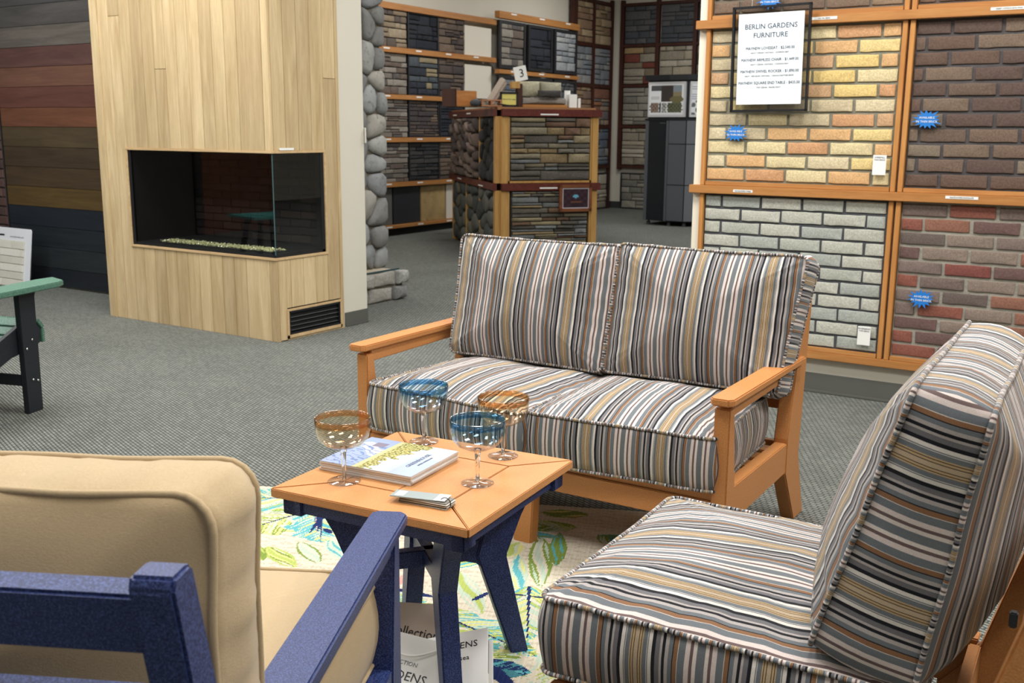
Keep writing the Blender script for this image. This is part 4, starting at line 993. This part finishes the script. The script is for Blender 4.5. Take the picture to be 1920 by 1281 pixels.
# swatch ring
sr = thing('swatch_ring', (-1.437, 1.848, .5315), R(8), 'ring of grey sample chips lying at the front of the end table', 'swatches')
for k, (dx, an, c) in enumerate(((.012, -1, (190, 190, 184)), (.010, .5, (70, 66, 60)), (.014, 0, (196, 190, 176)), (.012, 1.4, (110, 100, 88)), (.013, -1.2, (214, 214, 208)), (.010, .8, (128, 122, 112)), (.0, 7, (150, 158, 158)))):
    b = bx('chip', -.066 - (.012 if k == 6 else 0), .062, -.023, .023, 0, .0022, plain('chip%d' % k, c, .35, .03), sr, bevel=.001); b.location = (dx, 0, k * .0025 + .0002); b.rotation_euler = (0, R(-.5 if k == 6 else 0), R(an))
    if k == 6: bx('paper_label', -.068, -.046, -.015, .015, .0022, .0026, M_LABEL, b, bevel=0); bx('white_end', .034, .0621, -.0225, .0225, .0022, .0026, M_LABEL, b, bevel=0)
MB().tube([(.062 + .014 * math.cos(a), -.006, .010 + .014 * math.sin(a)) for a in [i * math.pi / 9 for i in range(18)]], .0011, 6, closed=True).build('ring', BLK, sr, smooth=True)

# ------------------------------------------------------------------ leaf rug
RO = np.array([-2.956, 2.747]); ru = np.array([.919, .394]); rv = np.array([.394, -.919])
ru /= np.linalg.norm(ru); rv = np.array([ru[1], -ru[0]])
CR, LM, OL, TQ, MT, NVY, TEAL, YL, PKC = (196, 187, 168), (160, 172, 92), (116, 136, 62), (88, 158, 164), (172, 186, 168), (32, 44, 86), (64, 120, 130), (196, 194, 124), (206, 150, 140)
LEAVES = [  # base, tip, half width, (rim colour, fill, streak colours), streak slant
 ((-2.50, 2.80), (-2.88, 2.62), .11, LM, [YL, OL, MT, LM], 3), ((-2.594, 2.707), (-2.66, 2.38), .165, OL, [OL, LM, MT, OL, YL, CR], 4),
 ((-2.62, 2.80), (-2.97, 2.58), .13, LM, [LM, MT, TQ, YL, CR], 3), ((-2.594, 2.72), (-2.36, 2.46), .125, TQ, [TQ, TQ, MT, TQ, YL], 4), ((-2.60, 2.74), (-2.42, 2.66), .05, TQ, [TQ, MT, TQ], 4),
 ((-2.596, 2.70), (-2.43, 2.52), .012, NVY, [NVY, CR], 2), ((-2.44, 2.56), (-2.38, 2.54), .012, NVY, [NVY], 2), ((-2.60, 2.80), (-2.45, 2.50), .010, NVY, [NVY], 2),
 ((-2.283, 2.263), (-2.49, 2.33), .035, LM, [LM, YL, OL, CR], 2), ((-2.244, 2.329), (-2.42, 2.42), .033, OL, [MT, CR, MT], 1), ((-2.20, 2.395), (-2.35, 2.49), .03, MT, [MT, TQ, MT], 1), ((-2.41, 2.24), (-2.52, 2.32), .022, OL, [OL, LM], 1),
 ((-1.550, 2.575), (-1.76, 2.925), .040, OL, [MT, CR, OL, MT], 1), ((-1.59, 2.74), (-1.722, 2.99), .030, OL, [OL, TQ, OL], 1), ((-1.576, 2.50), (-1.745, 2.75), .030, MT, [TQ, MT, YL], 1),
 ((-1.595, 2.325), (-1.83, 2.53), .035, MT, [LM, MT, CR], 1), ((-1.767, 2.70), (-1.80, 2.84), .04, YL, [LM, MT, YL], 2), ((-1.93, 2.50), (-1.80, 2.66), .04, TQ, [LM, TQ, YL], 3),
 ((-1.80, 2.27), (-1.33, 2.20), .080, TQ, [TQ, LM, YL, TQ, MT, OL], 4), ((-1.72, 2.16), (-1.30, 2.10), .085, YL, [YL, LM, OL, MT, TQ, CR], 4), ((-1.58, 2.56), (-1.40, 2.26), .085, MT, [MT, LM, CR, TQ, MT, YL], 4),
 ((-1.32, 2.25), (-1.10, 2.02), .09, MT, [MT, MT, LM, CR], 3), ((-1.52, 2.03), (-1.30, 2.12), .055, TEAL, [TEAL, TQ, NVY, TEAL], 5), ((-1.41, 2.00), (-1.47, 2.13), .020, NVY, [NVY], 1), ((-1.44, 2.10), (-1.28, 2.02), .020, NVY, [NVY], 1), ((-1.44, 2.10), (-1.36, 1.94), .018, NVY, [NVY], 1),
 ((-1.55, 2.50), (-1.66, 2.46), .007, NVY, [NVY], 1), ((-1.66, 2.46), (-1.67, 2.38), .010, NVY, [NVY], 1), ((-1.55, 2.50), (-1.38, 2.56), .007, NVY, [NVY], 1), ((-1.95, 2.30), (-1.77, 2.34), .014, NVY, [NVY], 1),
 ((-1.70, 3.07), (-1.88, 2.97), .055, OL, [LM, OL, MT], 2), ((-1.70, 2.95), (-1.89, 2.91), .025, TQ, [TQ, OL], 2), ((-1.60, 3.05), (-1.42, 3.02), .06, MT, [OL, MT, TEAL], 2), ((-1.72, 3.2), (-1.88, 3.12), .04, OL, [OL, YL], 2),
 ((-1.96, 2.43), (-1.92, 2.34), .012, PKC, [PKC], 1), ((-1.97, 2.22), (-1.78, 2.30), .05, TQ, [TQ, MT, LM], 3), ((-1.98, 2.15), (-1.80, 2.12), .05, TQ, [TQ, CR, YL], 3),
 ((-1.3, 1.9), (-1.0, 2.3), .10, TQ, [TQ, LM, CR, MT], 3), ((-1.1, 1.6), (-1.4, 1.85), .09, LM, [LM, OL, MT], 3), ((-2.2, 1.9), (-2.6, 1.7), .12, TQ, [TQ, LM, CR], 4), ((-2.0, 1.6), (-1.7, 1.3), .11, OL, [OL, LM, MT], 4), ((-3.1, 2.5), (-3.4, 2.2), .12, LM, [OL, LM, MT], 4), ((-2.8, 2.0), (-3.1, 1.7), .12, TQ, [TQ, CR, LM], 4), ((-1.2, 3.0), (-.9, 2.8), .1, LM, [OL, LM, MT], 4)]
def rugprint(U, V):
    s = U * 2.62 - 1.0; t_ = V * 1.95
    x = RO[0] + ru[0] * s + rv[0] * (1.95 - t_); y = RO[1] + ru[1] * s + rv[1] * (1.95 - t_)
    def vn(a, b, k):     # cheap smooth value noise
        return (np.sin(a * 37.1 * k + 5 * np.sin(b * 23.7 * k)) + np.sin(b * 41.3 * k + 4 * np.sin(a * 29.9 * k + 1.3))) * .5
    n1 = vn(x, y, 1.); n2 = vn(x, y, 3.1)
    c = np.full((len(x), 3), CR, float)
    st = np.sin((s * 3 + t_ * 2 * np.sin(.3)) + t_ * 190 + n1 * 2.) * .5 + n2 * .5
    c += np.where(st > .35, -16, np.where(st < -.6, 8, 0))[:, None] * np.array([1., 1.05, 1.1])
    for (bx_, by_), (tx, ty), hw, rim, cols, sl in LEAVES:
        d = np.array([tx - bx_, ty - by_]); L = np.hypot(*d); d /= L
        a = ((x - bx_) * d[0] + (y - by_) * d[1]) / L; p = -(x - bx_) * d[1] + (y - by_) * d[0]
        ww = hw * np.clip(np.sin(np.pi * np.clip(a, 0, 1)), 0, 1) ** .65 * (1 + .08 * n1 + (.14 * np.sin(a * 26 + n1) * (hw > .07)))
        m = (a > 0) & (a < 1) & (np.abs(p) < ww)
        if not m.any(): continue
        edge = np.abs(p[m]) / np.maximum(ww[m], 1e-4)
        side = (p[m] > 0).astype(int)
        if hw > .045:
            vc = (a[m] * L - 1.1 * np.abs(p[m]) + .006 * n1[m]) / .024; q = np.floor(vc).astype(int); fr = vc - q
            h1 = np.mod(q * 5 + side * 3 + np.mod(q * q, 7), len(cols)); cc = np.array(cols, float)[h1]
            hh = np.mod(q * 13 + side * 7, 10) / 10.; alt = np.array(cols, float)[np.mod(h1 + 1 + side, len(cols))]
            wq = .75 * (1 - np.clip((edge - hh * .5) / .6, 0, 1)); m2 = np.abs(fr - .5) < wq * .5; cc[~m2] = alt[~m2]
            m3 = (edge > .88 + .10 * hh) & (np.mod(q, 2) == 0); cc[m3] = CR
        else:
            k = np.abs(p[m] + .25 * hw * np.sin(a[m] * 7)) / np.maximum(ww[m], 1e-4) + .10 * n1[m]; idx = np.clip((k * len(cols)).astype(int), 0, len(cols) - 1)
            cc = np.array(cols, float)[idx]; cc[edge > .72] = rim
        if hw > .075: cc[np.abs(p[m]) < .005 * (1.2 - a[m])] = NVY
        c[m] = cc
    rib = np.sin(s * 2 * np.pi / .008) * 4
    return c + rib[:, None]
RUGM = painted('rug_weave', .95, .1, .35, 260)
RG = bpy.data.objects.new('leaf_rug', None); COL.objects.link(RG); tag(RG, 'cream rug with green, turquoise and navy tropical leaves under the end table', 'rug')
o0 = RO + ru * -1.0 + rv * 1.95; RG.location = (o0[0], o0[1], 0); RG.rotation_euler = (0, 0, math.atan2(ru[1], ru[0]))
bx('rug_base', 0, 2.62, 0, 1.95, .0005, .0075, plain('rug_edge', (206, 196, 170), .95), RG, bevel=.002)
picture('woven_face', 2.62, 1.95, 520, 388, rugprint, RUGM, RG, (0, 0, .008), (0, 0, 0))
RZ_ = .008
for o in (TB, AC, NC): o.location.z = RZ_ * 0 + .0
# ------------------------------------------------------------------ sample binders under the table
TP = plain('taupe_cover', (150, 136, 122), .5, .04)
b1 = thing('sample_binder', (-1.625, 1.99, .045), 0, 'taupe sample binder with script lettering and a black strap leaning under the table', 'binder', rot=(R(30), R(3), R(32)))
bx('cover', -.09, .13, -.14, .13, .0, .012, TP, b1, bevel=.002); bx('pages', -.085, .125, -.135, .125, -.035, -.001, PAGE, b1); bx('back_cover', -.09, .13, -.14, .13, -.042, -.036, TP, b1)
bx('strap', -.115, -.055, .095, .125, .012, .016, BLK, b1); MB().lathe([(0, .016), (.009, .016), (.008, .020), (0, .022)], 14, (-.066, .111, 0)).build('snap', plain('chrome_snap', (200, 200, 200), .15, .02, metal=1.), b1, smooth=True)
text('collection', .042, BLK, b1, (.03, .035, .0125), (0, 0, R(-8)), sx=.8)
b2 = thing('sample_bag', (-1.515, 1.875, .055), 0, 'white paper sample bag with rope handle and garden lettering under the table', 'bag', rot=(R(34), R(4), R(13)))
bx('front_panel', -.12, .10, -.16, .10, 0, .003, M_LABEL, b2, bevel=.001); bx('side_panel', .097, .10, -.16, .10, -.06, 0, M_LABEL, b2, bevel=.001); bx('back_panel', -.12, .10, -.16, .10, -.063, -.06, M_LABEL, b2, bevel=.001)
bx('contents', -.11, .095, -.15, .085, -.058, -.004, plain('grey_fabric_samples', (104, 100, 94), .9, .4, 60), b2)
MB().tube([(-.115 + .19 * i / 12, .085 - .05 * math.sin(math.pi * i / 12), .010 + .006 * math.sin(math.pi * i / 12)) for i in range(13)], .0032, 7).build('rope_handle', M_LABEL, b2, smooth=True)
text('COLLECTION', .016, M_INK, b2, (-.03, .022, .0036), (0, 0, 0)); text('GARDENS', .034, BLK, b2, (-.02, -.012, .0036), (0, 0, 0))
b3 = thing('sample_box', (-1.43, 1.975, .065), 0, 'open white sample box with black lettering beside the table leg', 'box', rot=(R(24), R(-14), R(28)))
for a in ((-.10, .08, -.13, .09, .0, .004), (-.10, .08, -.13, .09, -.05, -.046), (.076, .08, -.13, -.05, -.046, 0), (-.10, -.096, -.13, .09, -.046, 0)): bx('panel', *a, M_LABEL, b3, bevel=.001)
bx('contents', -.09, .07, -.12, .085, -.044, -.006, plain('dark_contents', (36, 36, 38), .9), b3)
text('GARDENS', .028, BLK, b3, (-.01, .045, .0045), (0, 0, 0)); text('by the sea', .02, BLK, b3, (-.01, .005, .0045), (0, 0, 0))

# ------------------------------------------------------------------ green adirondack chair
GRN = poly('green_poly', (60, 98, 82), (118, 152, 136), .5, .3, 200); GBK = poly('black_poly', (22, 26, 32), (40, 46, 54), .5, .3, 200)
G = thing('adirondack_chair', (-4.70, 2.922, 0), R(17), 'green and black slatted garden chair partly out of frame in front of the plank wall', 'chair')
for xx in (0, -.60):
    MB().prism([(-.052, 0), (.05, 0), (.055, .605), (-.058, .605)], xx - .03, xx).build('front_leg', GBK, G, bevel=.003)
    MB().prism([(.10, .33), (.115, .40), (.085, .435), (.0, .45), (-.85, .10), (-.98, 0), (-.86, 0), (-.10, .29), (.06, .315)], xx - .062, xx - .032).build('side_rail', GBK, G, bevel=.003)
    MB().prism([(xx + .055, -.75), (xx + .060, .16), (xx + .035, .225), (xx - .09, .30), (xx - .11, .20), (xx - .10, -.75)], .607, .634, 'xy').build('armrest', GRN, G, bevel=.004)
    MB().prism([(.056, .605), (.056, .48), (.10, .60)], xx - .055, xx - .03).build('arm_bracket', GBK, G, bevel=.002)
for bz, by in ((.365, .01), (.325, -.03), (.165, -.005), (.155, .028)):
    MB().lathe([(0, 0), (.007, 0), (.006, .004), (0, .005)], 10).build('bolt_head', MATS['chrome_snap'], G, loc=(0, by, bz), rot=(0, R(90), 0), smooth=True)
for k in range(6):
    y_ = .045 - k * .078; b = bx('seat_slat', -.625, -.034, -.034, .034, 0, .022, GRN, G); b.location = (0, y_ - .0, .452 - .41 * (.08 + .045 - y_) * .9); b.rotation_euler = (R(22), 0, 0)
b = bx('front_slat', -.64, -.028, -.011, .011, -.035, .035, GRN, G); b.location = (0, .125, .365)
b = bx('front_slat', -.64, -.028, -.011, .011, -.028, .028, GRN, G); b.location = (0, .112, .425); b.rotation_euler = (R(40), 0, 0)
bx('stretcher', -.60, -.03, -.05, -.03, .14, .195, GBK, G)
for k in range(5):
    b = bx('back_slat', -.60 + k * .112, -.60 + k * .112 + .10, -.011, .011, 0, .78, GRN, G); b.location = (0, -.52, .22); b.rotation_euler = (R(24), 0, 0)
bx('back_brace', -.66, .05, -.76, -.73, .58, .607, GBK, G)

# white brick tile board
TBd = thing('tile_board', (-9.0, 5.22, 0), 0, 'white sample board of cream thin bricks leaning on the stained plank wall', 'sample board', rot=(R(-8), 0, 0))
MB().prism([(0, 0), (.66, 0), (.66, .505), (.645, .52), (0, .52)], -.012, 0, 'xz').build('board', plain('board_white', (222, 226, 232), .4, .01), TBd, bevel=.003)
MB().prism([(0, -.004), (.667, -.004), (.667, .512), (.65, .527), (0, .527)], 0, .006, 'xz').build('board_edge', BLK, TBd)
bx('handle_slot', .10, .27, -.0128, -.011, .445, .462, BLK, TBd, bevel=.001)
text('www.fireboulders.com', .022, M_INK, TBd, (.455, -.0128, .445))
TLM = palette('cream_tile', [(214, 214, 202), (222, 222, 212), (208, 208, 196)], 20, .6, .2, .06)
bx('grout', .02, .575, -.014, -.012, .01, .41, plain('light_grout', (190, 190, 178), .9), TBd, bevel=0)
for r_ in range(6):
    x = .02 - (.0 if r_ % 2 else .13)
    while x < .57:
        a, b = max(x, .021), min(x + .245, .574)
        if b - a > .03: bx('brick', a, b, -.024, -.014, .405 - (r_ + 1) * .066 + .003, .405 - r_ * .066 - .001, TLM, TBd, bevel=.002)
        x += .25

# what the fireplace glass mirrors: a teal table and a brown door on the side wall
st = thing('side_table', (-7.2, 2.75, 0), R(15), 'teal garden table mirrored in the fireplace glass', 'table')
TEALP = poly('teal_poly', (40, 120, 116), (80, 160, 150), .5)
for k in range(5): bx('top_slat', -.26 + k * .105, -.26 + k * .105 + .10, -.26, .26, .575, .60, TEALP, st)
for a, b in ((-.2, -.2), (.2, -.2), (-.2, .2), (.2, .2)): MB().tube([(a, b, 0), (a * .6, b * .6, .58)], .03, 6).build('leg', GBK, st)
dr = tag(bx('door_1', -10.9, -10.86, -1.4, .35, 0, 2.2, wood('brown_door', (128, 76, 50), (92, 52, 36), 2, .4, rand=False), bevel=.004), kind='structure')
struct('trim_2', MB().box(-10.9, -10.84, .35, .45, 0, 2.3), BLK)
